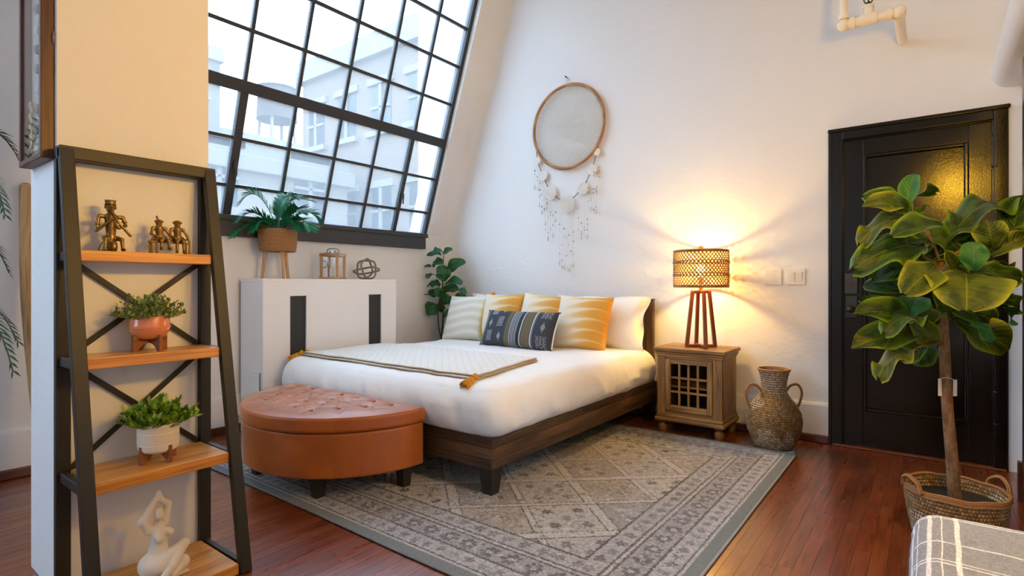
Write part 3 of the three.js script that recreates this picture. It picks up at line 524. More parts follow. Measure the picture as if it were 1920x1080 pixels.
// ---------- rug ----------
{
  const S = 671, RX = 3.05, RZ = 2.40, q = mulberry(77), qr = (a, b) => a + (b - a) * q();
  const t = canvasTex(2048, 1610, (g, w, h) => {
    const X = (x) => (x - 0.40) * S, Z = (z) => (z - 0.42) * S, css = (c) => `rgb(${c.map(Math.round).join(',')})`;
    const cream = [206, 198, 186], taupe = [140, 126, 112], grey = [150, 146, 142], dark = [98, 90, 86];
    const flower = (x, y, r, c, k = 6) => { g.fillStyle = css(c); const a0 = qr(0, 6); for (let i = 0; i < k; i++) { const a = a0 + i / k * 6.283, rx = r * qr(0.3, 0.5), d = r * qr(0.4, 0.65); g.beginPath(); g.ellipse(x + Math.cos(a) * d, y + Math.sin(a) * d, rx, rx * qr(0.5, 0.8), a, 0, 7); g.fill(); } };
    const vine = (x, y, r, c) => { g.strokeStyle = css(c); g.lineWidth = qr(1.5, 3.5); for (let i = 0; i < 5; i++) { let a = qr(0, 6.3), px = x + qr(-r, r) * 0.5, py = y + qr(-r, r) * 0.5; g.beginPath(); g.moveTo(px, py); for (let k = 0; k < 4; k++) { a += qr(-1.1, 1.1); px += Math.cos(a) * r * 0.24; py += Math.sin(a) * r * 0.24; g.lineTo(px, py); } g.stroke(); } };
    g.fillStyle = css([196, 188, 178]); g.fillRect(0, 0, w, h);
    g.save(); g.beginPath(); g.rect(0.4 * S, 0.4 * S, (RX - 0.8) * S, (RZ - 0.8) * S); g.clip();
    const ax = 0.25, az = 0.2225, ox = 2.542, oz = 1.695, node = (i, j) => [X(ox + (i + j) * ax), Z(oz + (i - j) * az)];
    for (let i = -9; i < 9; i++) for (let j = -9; j < 9; j++) {
      const c = [node(i, j), node(i + 1, j), node(i + 1, j + 1), node(i, j + 1)], kind = ((i * 2 + j) % 4 + 4) % 4, mx = (c[0][0] + c[2][0]) / 2, my = (c[0][1] + c[2][1]) / 2;
      if (mx < 0 || mx > w || my < 0 || my > h) continue;
      g.beginPath(); c.forEach(([x, y], k) => (k ? g.lineTo(x, y) : g.moveTo(x, y))); g.closePath();
      g.fillStyle = css([[188, 172, 152], [206, 196, 180], [168, 158, 148], [196, 186, 174]][kind]); g.fill();
      for (let k = 0; k < 4; k++) { vine(mx + qr(-50, 50), my + qr(-45, 45), 60, kind === 2 ? cream : [158, 146, 134]); }
      if (kind === 1 || kind === 3) { for (const [a, b] of [[-0.42, 0], [0.42, 0], [0, -0.42], [0, 0.42]]) flower(mx + a * 2 * ax * S * 0.55, my + b * 2 * az * S * 0.55, 22, kind === 1 ? [112, 102, 92] : [138, 126, 118]); flower(mx, my, 18, taupe); }
      else if (kind === 2) { for (let k = 0; k < 9; k++) flower(mx + qr(-70, 70), my + qr(-60, 60), qr(12, 22), k % 2 ? dark : cream, 5); }
      else { g.strokeStyle = css(taupe); g.lineWidth = 3; for (const r of [62, 44, 24]) { g.beginPath(); g.ellipse(mx, my, r * 1.15, r, 0, 0, 7); g.stroke(); } for (let k = 0; k < 6; k++) flower(mx + qr(-70, 70), my + qr(-60, 60), 9, taupe, 4); }
    }
    for (const fam of [0, 1]) for (let i = -10; i < 11; i++) {
      const a = fam ? node(i, -12) : node(-12, i), b = fam ? node(i, 12) : node(12, i);
      g.strokeStyle = css([212, 202, 186]); g.lineWidth = (i % 2 ? 20 : 34); g.beginPath(); g.moveTo(...a); g.lineTo(...b); g.stroke();
      const nx = -(b[1] - a[1]), ny = b[0] - a[0], L = Math.hypot(nx, ny), o = (i % 2 ? 11 : 18);
      for (const s of [-1, 1]) { g.strokeStyle = css([104, 92, 86]); g.lineWidth = 5; g.setLineDash(s < 0 ? [9, 6] : [40, 2]); g.beginPath(); g.moveTo(a[0] + s * o * nx / L, a[1] + s * o * ny / L); g.lineTo(b[0] + s * o * nx / L, b[1] + s * o * ny / L); g.stroke(); }
      g.setLineDash([]);
    }
    g.restore();
    const ring = (d, lw, c) => { g.strokeStyle = css(c); g.lineWidth = lw; g.strokeRect(d * S, d * S, (RX - 2 * d) * S, (RZ - 2 * d) * S); };
    ring(0.35, 0.10 * S, [190, 184, 176]); ring(0.218, 0.116 * S, [178, 172, 166]); ring(0.1135, 0.093 * S, [196, 190, 184]);
    const along = (d, step, f) => { for (let x = d; x < RX - d; x += step) { f(x * S, d * S); f(x * S, (RZ - d) * S); } for (let z = d; z < RZ - d; z += step) { f(d * S, z * S); f((RX - d) * S, z * S); } };
    along(0.35, 0.085, (x, y) => { flower(x + qr(-5, 5), y + qr(-5, 5), 20, q() < 0.6 ? [120, 112, 110] : [148, 138, 132], 5); vine(x, y, 26, [150, 142, 136]); });
    along(0.218, 0.11, (x, y) => { flower(x, y, 30, [122, 114, 114], 7); flower(x, y, 12, [206, 200, 192], 5); vine(x + 30, y, 34, [206, 198, 188]); vine(x, y + 26, 30, [140, 130, 126]); });
    along(0.1135, 0.075, (x, y) => { flower(x + qr(-4, 4), y + qr(-4, 4), 17, q() < 0.5 ? [128, 122, 122] : [152, 146, 142], 5); vine(x, y, 22, [150, 144, 140]); });
    for (const [d, lw, c] of [[0.40, 8, dark], [0.302, 7, [112, 102, 98]], [0.289, 10, cream], [0.276, 7, [112, 102, 98]], [0.161, 8, [108, 100, 98]], [0.068, 8, [104, 98, 96]], [0.060, 8, cream]]) ring(d, lw, c);
    ring(0.026, 0.054 * S, [136, 140, 134]);
    for (let k = 0; k < 900; k++) { const x = qr(0.42, RX - 0.42) * S, y = qr(0.42, RZ - 0.42) * S; flower(x, y, qr(5, 13), q() < 0.5 ? [132, 120, 110] : [210, 202, 190], 4); }
    for (let k = 0; k < 700; k++) { const x = qr(0.08, RX - 0.08), y = qr(0.08, RZ - 0.08); if (Math.min(x, y, RX - x, RZ - y) < 0.38) flower(x * S, y * S, qr(4, 10), q() < 0.5 ? [128, 120, 118] : [212, 206, 198], 4); }
    const im = g.getImageData(0, 0, w, h), d = im.data, src = d.slice();
    for (let y = 0; y < h; y++) for (let x = 0; x < w; x++) { const e = Math.min(x, y, w - 1 - x, h - 1 - y) < 0.07 * S ? 2 : 5, sx = clamp(Math.round(x + e * (vnoise(x / 6, y / 6, 512, 512, 71) + vnoise(x / 2.5, y / 2.5, 1024, 1024, 73) - 1)), 0, w - 1), sy = clamp(Math.round(y + e * (vnoise(x / 6, y / 6, 512, 512, 72) + vnoise(x / 2.5, y / 2.5, 1024, 1024, 74) - 1)), 0, h - 1); for (let c = 0; c < 3; c++) d[(y * w + x) * 4 + c] = src[(sy * w + sx) * 4 + c]; }
    for (let y = 0; y < h; y++) for (let x = 0; x < w; x++) {
      const i = (y * w + x) * 4, edge = Math.min(x, y, w - 1 - x, h - 1 - y) < 0.054 * S;
      const big = fbm(x / 2048, y / 2048, 9, 9, 3, 61), mid = vnoise(x / 7, y / 5, 512, 512, 62), fine = hash(x, y, 63), fade = edge ? 0.05 : smooth(0.48, 0.66, big) * 0.26 + smooth(0.66, 0.92, mid) * 0.2, k = 0.94 + 0.2 * (fine - 0.5) + 0.24 * (mid - 0.5) * (edge ? 0.3 : 1);
      for (let c = 0; c < 3; c++) d[i + c] = clamp(lerp(d[i + c], [188, 183, 180][c], edge ? 0 : fade) * k * [0.88, 0.89, 0.92][c], 0, 255);
    }
    g.putImageData(im, 0, 0);
  });
  const m = mat({ map: t, roughness: 0.95, bumpMap: rep(weaveBump, 20, 16), bumpScale: 0.0015, sheen: 0.15, sheenColor: lin(0.8, 0.8, 0.8) });
  const r = thing('rug', 'grey and cream distressed oriental rug with diamond trellis and plain grey edge', 'rug', [1.925, 0, 1.62]);
  const edge = 0.03;
  const g = softBox(RX, 0.012, RZ, 0.02, 90, 2, 70, (v) => V(0, 0.006 + (v.x > 1.45 && v.z < -1.14 ? 0.02 * smooth(1.45, 1.52, v.x) * smooth(-1.14, -1.19, v.z) : 0) + 0.001 * (n2(v.x * 5, v.z * 5) - 0.5), 0.006 * Math.sin(v.x * 2.3) * smooth(0.6, 1.2, Math.abs(v.z))));
  const p = g.attributes.position, uv = g.attributes.uv; for (let i = 0; i < p.count; i++) uv.setXY(i, clamp(p.getX(i) / RX + 0.5, 0.002, 0.998), clamp(0.5 - p.getZ(i) / RZ, 0.002, 0.998));
  part('pile', g, m, r);
  part('bound_edge', [sweep([V(-RX / 2, 0.006, -RZ / 2 + edge), V(-RX / 2, 0.006, 0), V(-RX / 2, 0.006, RZ / 2 - edge)], 0.0055, 40, 6), sweep([V(RX / 2, 0.006, -RZ / 2 + edge), V(RX / 2, 0.006, 0), V(RX / 2, 0.006, RZ / 2 - edge)], 0.0055, 40, 6)], mat({ color: lin(0.30, 0.32, 0.30), roughness: 0.95 }), r);
}
// ---------- bed ----------
const BED = { cx: 1.402, cz: 1.16, w: 2.025, d: 2.11, y0: 0.292, top: 0.575, R: 0.13 };
const duvetBump = (x, z) => 0.018 * (n2(x * 2.6, z * 2.6, 5) - 0.5) + 0.011 * (n2(x * 8, z * 8, 6) - 0.5);
function bedTop(x, z) {                              // height of the duvet's upper side
  const dx = Math.max(0, Math.abs(x - BED.cx) - BED.w / 2 + BED.R), dz = Math.max(0, Math.abs(z - BED.cz) - BED.d / 2 + BED.R), d = Math.min(BED.R * 0.985, Math.hypot(dx, dz));
  return BED.top - BED.R + Math.sqrt(BED.R * BED.R - d * d) + duvetBump(x, z) * (1 - d / BED.R * 0.6);
}
{
  const b = thing('bed_frame', 'dark brown plank bed frame with low headboard and black tapered legs', 'bed', [1.375, 0, 1.1]);
  const ox = -1.375, oz = -1.1, Q = (x0, x1, y0, y1, z0, z1, g) => BB(x0 + ox, x1 + ox, y0, y1, z0 + oz, z1 + oz, { g, r: 0.002 });
  const woods = [M.bedWood, M.bedWood2, M.bedWood3], hs = [0.155, 0.203, 0.262, 0.312], wx = [0.375, 0.51, 0.59, 0.73, 0.86, 0.93, 1.07, 1.2, 1.27, 1.4, 1.52, 1.6, 1.74, 1.86, 1.93, 2.03, 2.07, 2.13, 2.19, 2.23, 2.28, 2.335];
  const hb = part('headboard', [Q(0.375, 2.335, 0.10, 0.962, 0.03, 0.05, 'x')], M.bedWood2, b);
  for (let i = 0; i + 1 < wx.length; i++) part('plank', [Q(wx[i] + 0.0008, wx[i + 1] - 0.0008, 0.12, 0.964, 0.05, 0.07 + (i % 3) * 0.0006, 'y')], woods[[0, 2, 1, 0, 1][i % 5]], hb);
  part('cap', [Q(0.372, 2.338, 0.964, 0.976, 0.028, 0.074, 'x')], M.bedWood2, hb);
  for (let k = 0; k < 3; k++) {
    part('side_rail', [Q(2.335, 2.37 + (k % 2) * 0.0008, hs[k] + 0.0006, hs[k + 1] - 0.0006, 0.07, 2.14, 'z')], woods[(k + 1) % 3], b);
    part('side_rail', [Q(0.38, 0.415, hs[k] + 0.0006, hs[k + 1] - 0.0006, 0.07, 2.14, 'z')], woods[(k + 2) % 3], b);
    part('foot_rail', [Q(0.38, 2.37, hs[k] + 0.0006, hs[k + 1] - 0.0006, 2.14, 2.18 + (k % 2) * 0.0008, 'x')], woods[[1, 2, 1][k]], b);
  }
  part('slat_base', [Q(0.415, 2.335, 0.27, 0.296, 0.07, 2.14, 'x')], M.blackWood, b);
  const leg = () => { const g = new THREE.CylinderGeometry(0.066, 0.042, 0.155, 4, 1).rotateY(Math.PI / 4).toNonIndexed(); g.computeVertexNormals(); return g; };
  for (const [x, z] of [[2.315, 2.12], [0.44, 2.12], [2.315, 0.10], [0.44, 0.10], [1.375, 1.1]]) part('leg', [leg().translate(x + ox, 0.0775 + (z > 0.4 ? 0.012 : 0), z + oz).scale(1, z > 0.4 ? 0.96 : 1, 1)], M.blackWood, b);
}
{
  const d = thing('duvet', 'plain white duvet covering the mattress', 'bedding', [BED.cx, BED.y0, BED.cz]);
  const h = BED.top - BED.y0;
  const g = softBox(BED.w, h, BED.d, BED.R, 120, 22, 120, (v, n) => {
    const x = v.x + BED.cx, z = v.z + BED.cz, side = 1 - Math.max(0, n.y), low = smooth(0.05, -0.12, v.y);
    const ridge = (q, w) => Math.pow(1 - Math.abs(2 * q - 1), w), crease = side * 0.016 * ridge(n2(x * 4 + v.y * 2.2, z * 4 - v.y * 1.5, 21), 5) + (1 - side) * 0.006 * ridge(n2(x * 3.2, z * 3.2, 22), 7);
    const fold = crease + side * (0.034 * (n2(x * 5 + v.y * 1.5, z * 5, 8) - 0.5) + 0.022 * (n2(x * 13 + v.y * 3, z * 13 - v.y * 2, 9) - 0.5));
    return V(n.x * fold + (Math.abs(n.x) > 0.3 ? Math.sign(n.x) * low * 0.006 : 0), (duvetBump(x, z) + (n.y > 0.8 ? crease : 0)) * (n.y > 0 ? n.y : 0) + h / 2 + (n.y < -0.2 ? 0.012 * (n2(x * 3.5, z * 3.5, 12) - 0.35) - 0.022 * smooth(0.9, 1.12, v.x) * smooth(0.9, 1.1, v.z) : 0), n.z * fold + (Math.abs(n.z) > 0.3 ? Math.sign(n.z) * low * 0.006 : 0));
  });
  part('cover', g, M.duvet, d);
}
{
  const t = thing('throw_blanket', 'cream woven throw folded across the foot of the bed with mustard tassels', 'blanket', [1.27, 0.575, 1.68]);
  const shear = 0.19, wx = 1.66, wz = 0.76, fall = (x, z) => bedTop(x + 1.27, z + 1.68) - 0.575;
  const layer = (dy, ex, ez, oz) => softBox(wx + ex, 0.012, wz + ez, 0.006, 70, 2, 34, (v) => { const x = v.x + (v.z + oz) * shear, z = v.z + oz; return V(x - v.x, fall(x, z) + dy, oz + 0.006 * Math.sin(v.x * 5)); });
  part('under_fold', layer(0.012, 0.012, 0.014, 0.008), M.throw, t);
  part('upper_fold', layer(0.026, 0, 0, 0), M.throw, t);
  const rim = (dy, ex, ez, oz) => { const pts = [], W = (wx + ex) / 2, D = (wz + ez) / 2; for (let i = 0; i <= 24; i++) pts.push([-W + 2 * W * i / 24, D]); for (let i = 1; i <= 10; i++) pts.push([W, D - 2 * D * i / 10]); for (let i = 1; i <= 24; i++) pts.push([W - 2 * W * i / 24, -D]); for (let i = 1; i < 10; i++) pts.push([-W, -D + 2 * D * i / 10]); return sweep(pts.map(([x0, z0]) => { const z = z0 + oz, x = x0 + z * shear; return V(x, fall(x, z) + dy, z + 0.006 * Math.sin(x0 * 5)); }), 0.0040, 260, 6, { closed: true }); };
  part('cord_edging', [rim(0.012, 0.016, 0.018, 0.008), rim(0.026, 0.004, 0.004, 0)], M.cord, t);
  const tassel = (x, z, dx, dz) => {
    const g = [lathe([[0, 0], [0.010, -0.002], [0.014, -0.012], [0.010, -0.022], [0.012, -0.026], [0.019, -0.05], [0.023, -0.082], [0.02, -0.086], [0, -0.084]], 20)];
    for (let i = 0; i < 26; i++) { const a = i / 26 * 6.283, r = 0.02; g.push(sweep([V(Math.cos(a) * 0.011, -0.026, Math.sin(a) * 0.011), V(Math.cos(a) * 0.018, -0.055, Math.sin(a) * 0.018), V(Math.cos(a) * (r + 0.004 * hash(i, 1, 1)), -0.084 - 0.012 * hash(i, 2, 1), Math.sin(a) * (r + 0.004))], 0.0022, 4, 4)); }
    const q = join(g).scale(1.25, 1.25, 1.25), dir = V(dx, -0.6, dz).normalize(); q.applyQuaternion(new THREE.Quaternion().setFromUnitVectors(V(0, -1, 0), dir));
    const X = x + z * shear; return q.translate(X, fall(X, z) + 0.034, z);
  };
  part('tassel', tassel(wx / 2 + 0.004, wz / 2 + 0.012, -0.05, 1.1), M.tassel, t, 'mustard yellow tassel');
  part('tassel', tassel(-wx / 2, wz / 2 + 0.01, -0.55, 0.65), M.tassel, t, 'mustard yellow tassel');
  part('tassel', tassel(-wx / 2 - 0.005, wz / 2 - 0.04, -0.8, 0.3), M.tassel, t, 'mustard yellow tassel');
}
// ---------- pillows ----------
function pillowGeo(w, h, t, s, flange = 0) {
  const f = (side) => (u, v) => {
    const a = 2 * u - 1, b = 2 * v - 1, ia = clamp(a * (1 + flange), -1, 1), ib = clamp(b * (1 + flange), -1, 1), inside = (1 - ia * ia) * (1 - ib * ib);
    const x = w / 2 * a * (1 - 0.07 * (1 - b * b) * a * a), y = h / 2 * b * (1 - 0.07 * (1 - a * a) * b * b);
    const z = side * (t / 2 * Math.pow(inside, 0.40) * (1 - 0.12 * b) + 0.004 * (1 - Math.pow(Math.max(Math.abs(a), Math.abs(b)), 12))) + 0.012 * (n2(x * 9 + s * 7, y * 9, s) - 0.5) * Math.sqrt(inside + 0.02) * side + (flange && inside < 0.004 ? 0.02 * Math.sin(a * 8 + s) * Math.abs(b) + 0.02 * Math.sin(b * 6) * Math.abs(a) : 0);
    return V(x, y + h / 2, z);
  };
  return join([grid(40, 34, f(1)), grid(40, 34, f(-1), { flip: true, uv: (u, v) => [u, v] })]);
}
const ikat = tex(512, 512, (u, v) => {               // white to gold, woven in fine slanted lines and broad pale waves
  const band = (v * 5.2 + 0.25 * Math.sin(u * 5 + 1)) % 1, lens = Math.exp(-Math.pow((band - 0.5) / (0.30 * (1.15 - u)), 2)), g = smooth(0.05, 1.0, u + 0.12 * (fbm(u, v, 3, 8, 3, 88) - 0.5));
  const line = 0.5 + 0.5 * Math.sin((v * 74 + u * 16 + Math.sin(u * 30) * 0.15) * 6.2832), gold = clamp(g * 1.15 - lens * 0.75 * (1 - 0.35 * u), 0, 1), amt = clamp(gold * 0.72 + smooth(0.25, 0.75, line) * (0.12 + 0.42 * g) * (1 - 0.45 * lens), 0, 1);
  return mix3([236, 226, 206], [216, 146, 30], amt);
});
const ikatDaylit = tex(256, 256, (u, v) => {  // lighter copy of the gold stripe, with daylight painted into the colour
  const band = (v * 5.2 + 0.25 * Math.sin(u * 5 + 1)) % 1, lens = Math.exp(-Math.pow((band - 0.5) / 0.26, 2)), line = 0.5 + 0.5 * Math.sin((v * 60 + u * 9) * 6.2832);
  let c = mix3([234, 232, 222], [198, 192, 166], clamp((1 - lens) * 0.45 + line * 0.2 * (1 - lens), 0, 1)); return mix3(c, [204, 160, 60], smooth(0.86, 0.99, u));
});
M.ikat = mat({ map: ikat, roughness: 0.9, bumpMap: rep(weaveBump, 3, 3), bumpScale: 0.0006 });
M.ikatDaylit = mat({ map: ikatDaylit, roughness: 0.9, bumpMap: rep(weaveBump, 3, 3), bumpScale: 0.0006 });
function pillow(name, label, g, m, [x, y, z], turn, lean, roll = 0) {
  const o = thing(name, label, 'pillow', [x, y, z], 0, 'pillows against the headboard');
  o.rotation.set(-lean, turn, roll, 'YXZ');
  part('cover', g, m, o); return o;
}
{
  const sham = pillowGeo(0.90, 0.46, 0.17, 3, 0.09);
  pillow('pillow_sham', 'plain white flanged pillow at the end of the bed nearest the lamp', sham, M.sham, [1.905, 0.565, 0.30], 0.0, 0.30);
  pillow('pillow_sham', 'plain white flanged pillow mostly hidden behind the left cushions', sham, M.sham, [0.93, 0.565, 0.30], 0.02, 0.30);
  const sq = pillowGeo(0.48, 0.46, 0.17, 11), sq2 = pillowGeo(0.48, 0.46, 0.17, 12);
  const R = pillow('cushion', 'gold and white striped cushion furthest towards the lamp', sq, M.ikat, [1.89, 0.568, 0.52], 0.10, 0.36, -0.03);
  const MR = pillow('cushion', 'gold and white striped cushion just behind the navy lumbar cushion', sq2, M.ikat, [1.48, 0.568, 0.50], 0.02, 0.30, -0.06);
  const ML = pillow('cushion', 'gold and white striped cushion half hidden between two others', sq, M.ikat, [1.03, 0.568, 0.46], 0.0, 0.30, 0.02);
  const L = pillow('cushion', 'striped cushion with gold edge, daylight put into its paler colour, beside the fiddle leaf plant', sq2, M.ikatDaylit, [0.66, 0.568, 0.53], 0.12, 0.42, 0.04);
  for (const [p, c] of [[L, 1]]) part('corner_tassel', [new THREE.SphereGeometry(0.022, 12, 10).scale(1, 1.1, 0.9).translate(c * 0.235, 0.465, 0), lathe([[0.006, 0], [0.012, -0.012], [0.018, -0.05], [0, -0.05]], 14).translate(c * 0.243, 0.46, 0.012)], M.tassel, p);
  const lt = canvasTex(1024, 448, (g, w, h) => {
    const q = mulberry(5), navy = '#3c4049', white = '#c9c9cc', olive = '#6b6149';
    g.fillStyle = navy; g.fillRect(0, 0, w, h);
    const bar = (x0, x1, c) => { g.fillStyle = c; g.fillRect(x0 * w, 0, (x1 - x0) * w, h); };
    bar(0.035, 0.05, '#8e9199'); bar(0.06, 0.068, '#9a9ca3'); bar(0.40, 0.455, olive); bar(0.465, 0.478, white); bar(0.485, 0.50, '#84858c'); bar(0.505, 0.56, '#8b8a92'); bar(0.52, 0.545, '#6d6e78'); bar(0.57, 0.6, '#2c2f38'); bar(0.605, 0.618, white); bar(0.63, 0.735, olive); bar(0.742, 0.758, white); bar(0.765, 0.772, '#85868c');
    g.fillStyle = white;
    const motif = (cx, cy, rx, ry) => { for (let i = -6; i <= 6; i++) for (let j = -6; j <= 6; j++) { const a = Math.abs(i), b = Math.abs(j); if ((a + b) % 3 === 1 || (a === b && a % 2 === 0) || (a % 4 === 0 && b % 4 === 2)) g.fillRect(cx + i * rx / 6 - 3.5, cy + j * ry / 6 - 3.5, 7 * (0.7 + q() * 0.5), 7 * (0.7 + q() * 0.5)); } };
    const dia = (cx, cy, rx, ry) => { for (let i = -5; i <= 5; i++) for (let j = -6; j <= 6; j++) { const d = Math.abs(i) / 5 + Math.abs(j) / 6; if ((d > 0.72 && d < 1.02) || d < 0.22 || (Math.abs(d - 0.5) < 0.08)) g.fillRect(cx + i * rx / 5 - 3, cy + j * ry / 6 - 3, 6, 6); } };
    motif(0.16 * w, 0.08 * h, 42, 38); motif(0.165 * w, 0.76 * h, 40, 56); dia(0.145 * w, 0.42 * h, 24, 52); motif(0.30 * w, 0.38 * h, 40, 58); dia(0.32 * w, 0.78 * h, 24, 52); dia(0.29 * w, 0.02 * h, 22, 34);
    motif(0.885 * w, 0.12 * h, 62, 46); dia(0.885 * w, 0.47 * h, 26, 60); motif(0.885 * w, 0.84 * h, 62, 60);
    for (let x = 0.465 * w; x < 0.478 * w; x += 6) for (let y = 0; y < h; y += 12) { g.fillStyle = '#4a4d56'; g.fillRect(x, y + (x % 12), 4, 5); }
  });
  const lm = mat({ map: lt, roughness: 0.92, bumpMap: rep(weaveBump, 5, 2.5), bumpScale: 0.0012 });
  const g = pillowGeo(0.76, 0.33, 0.16, 21);
  const lu = pillow('lumbar_cushion', 'navy and olive patterned lumbar cushion leaning in front of the striped cushions', g, lm, [1.41, 0.57, 0.73], -0.02, 0.42, 0.0);
  part('whipstitch_edge', [sweep([V(0.372, 0.02, 0), V(0.362, 0.165, 0), V(0.372, 0.31, 0)], 0.006, 30, 6)], M.sham, lu, 'cream stitched edge');
}
// ---------- half-moon ottoman ----------
{
  const o = thing('storage_ottoman', 'tan leather half-moon storage ottoman with tufted lid at the foot of the bed', 'ottoman', [1.345, 0, 2.262]);
  const half = (a, b) => { const s = new THREE.Shape(); s.moveTo(a, 0); s.absellipse(0, 0, a, b, 0, Math.PI, false); s.closePath(); return s; };
  const slab = (a, b, y0, y1, bv) => { const g = new THREE.ExtrudeGeometry(half(a - bv, b - bv), { depth: y1 - y0 - 2 * bv, bevelEnabled: true, bevelThickness: bv, bevelSize: bv, bevelSegments: 4, curveSegments: 48 }); g.rotateX(Math.PI / 2).translate(0, y1 - bv, 0); return planar(g); };
  part('body', [slab(0.602, 0.602, 0.125, 0.352, 0.012)], M.leather, o);
  const lid = part('lid', [slab(0.615, 0.615, 0.356, 0.432, 0.016)], M.leather, o);
  const tufts = []; for (let j = 0; j < 5; j++) for (let i = -4; i <= 4; i++) { const x = (i + (j % 2) * 0.5) * 0.15, z = 0.075 + j * 0.115; if (Math.hypot(x, z) < 0.53 && Math.abs(x) < 0.52) tufts.push([x, z]); }
  const rim = (t) => { const k = t * (Math.PI * 0.6 + 2 * 0.6 - 0.0), arc = Math.PI * 0.6; if (k < arc) { const a = k / 0.6; return [0.6 * Math.cos(a), 0.6 * Math.sin(a) * 0.985 + 0.01]; } return [-0.6 + (k - arc), 0.01]; };
  const top = grid(260, 46, (u, v) => {
    const [bx, bz] = rim(u), x = bx * v, z = 0.24 + (bz - 0.24) * v; let y = 0.028 * (1 - Math.pow(v, 5));
    let dent = 0; for (const [tx, tz] of tufts) { const d = Math.hypot(x - tx, z - tz); dent += 0.017 * Math.exp(-d * d / 0.0009) + 0.007 * Math.exp(-d * d / 0.006); }
    const a = Math.abs((((x / 0.15 + z / 0.115) / 2 - 0.326) % 1 + 1.5) % 1 - 0.5), b = Math.abs((((x / 0.15 - z / 0.115) / 2 + 0.326) % 1 + 1.5) % 1 - 0.5);
    dent += 0.004 * (Math.exp(-a * a / 0.003) + Math.exp(-b * b / 0.003)) * smooth(1, 0.8, v);
    return V(x, 0.431 + y - dent * smooth(1.0, 0.86, v) + 0.002 * (n2(x * 20, z * 20) - 0.5) * (1 - v), z);
  }, { flip: false, uv: (u, v, p) => [p.x, p.z] });
  part('tufted_top', top, M.leather, lid);
  for (const [x, z] of tufts) part('button', [new THREE.SphereGeometry(0.011, 12, 8).scale(1, 0.5, 1).translate(x, 0.441, z)], M.leather, lid);
  part('piping', [sweep(Array.from({ length: 25 }, (_, i) => V(0.605 * Math.cos(i / 24 * Math.PI), 0.428, 0.605 * Math.sin(i / 24 * Math.PI))), 0.005, 90, 6)], M.leather, lid);
  const a = 2.25; part('pull_tab', [B(0.045, 0.006, 0.06, 0, 0, 0.022, { ry: 0 }).rotateX(0.5).rotateY(Math.PI / 2 - a).translate(0.6 * Math.cos(a), 0.352, 0.6 * Math.sin(a))], M.leather, lid);
  const leg = () => { const g = new THREE.CylinderGeometry(0.046, 0.034, 0.116, 4, 1).rotateY(Math.PI / 4).toNonIndexed(); g.computeVertexNormals(); return g; };
  for (const [x, z] of [[0.30, 0.43], [-0.28, 0.44], [0.53, 0.06], [-0.53, 0.06]]) part('leg', [leg().translate(x, 0.0715, z)], M.blackWood, o);
}
// ---------- nightstand ----------
{
  const t = thing('nightstand', 'rustic wooden nightstand with lattice door and turned feet', 'nightstand', [2.752, 0, 0.242]);
  const wd = M.mango;
  part('top', [B(0.52, 0.028, 0.40, 0, 0.616, 0, { r: 0.006, g: 'x' }), B(0.50, 0.02, 0.38, 0, 0.592, 0, { r: 0.008, g: 'x' }), B(0.485, 0.016, 0.365, 0, 0.575, 0, { r: 0.004, g: 'x' })], wd, t);
  part('side_panel', [B(0.02, 0.42, 0.35, -0.225, 0.36, 0, { g: 'y' })], wd, t);
  part('side_panel', [B(0.02, 0.42, 0.35, 0.225, 0.36, 0, { g: 'y' })], wd, t);
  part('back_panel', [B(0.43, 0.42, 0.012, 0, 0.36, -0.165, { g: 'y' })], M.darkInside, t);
  part('face_frame', [B(0.062, 0.42, 0.02, -0.204, 0.36, 0.166, { g: 'y' }), B(0.066, 0.42, 0.02, 0.202, 0.36, 0.166, { g: 'y' }), B(0.34, 0.02, 0.02, 0, 0.56, 0.166, { g: 'x' }), B(0.34, 0.018, 0.02, 0, 0.16, 0.166, { g: 'x' })], wd, t);
  part('inner_shelf', [B(0.43, 0.014, 0.3, 0, 0.345, -0.005, { g: 'x' })], wd, t);
  part('base', [B(0.505, 0.03, 0.385, 0, 0.105, 0, { r: 0.01, g: 'x' }), B(0.485, 0.026, 0.366, 0, 0.132, 0, { r: 0.008, g: 'x' }), B(0.47, 0.012, 0.35, 0, 0.15, 0, { g: 'x' })], wd, t);
  const dr = part('door', [B(0.038, 0.378, 0.022, -0.152, 0.36, 0.172, { g: 'y' }), B(0.038, 0.378, 0.022, 0.150, 0.36, 0.172, { g: 'y' }), B(0.264, 0.034, 0.022, -0.001, 0.532, 0.172, { g: 'x' }), B(0.264, 0.044, 0.022, -0.001, 0.193, 0.172, { g: 'x' })], wd, t);
  for (const x of [-0.068, -0.001, 0.066]) part('muntin', [B(0.017, 0.302, 0.016, x, 0.365, 0.172, { g: 'y' })], wd, dr);
  for (const y of [0.312, 0.414]) part('muntin', [B(0.264, 0.017, 0.017, -0.001, y, 0.1722, { g: 'x' })], wd, dr);
  for (const [x, z] of [[-0.205, 0.145], [0.205, 0.145], [-0.205, -0.145], [0.205, -0.145]]) part('bun_foot', [lathe([[0, 0], [0.022, 0], [0.024, 0.006], [0.03, 0.022], [0.034, 0.042], [0.028, 0.06], [0.019, 0.066], [0.02, 0.074], [0.032, 0.08], [0.034, 0.092], [0, 0.092]], 22).translate(x, 0, z)], wd, t);
}
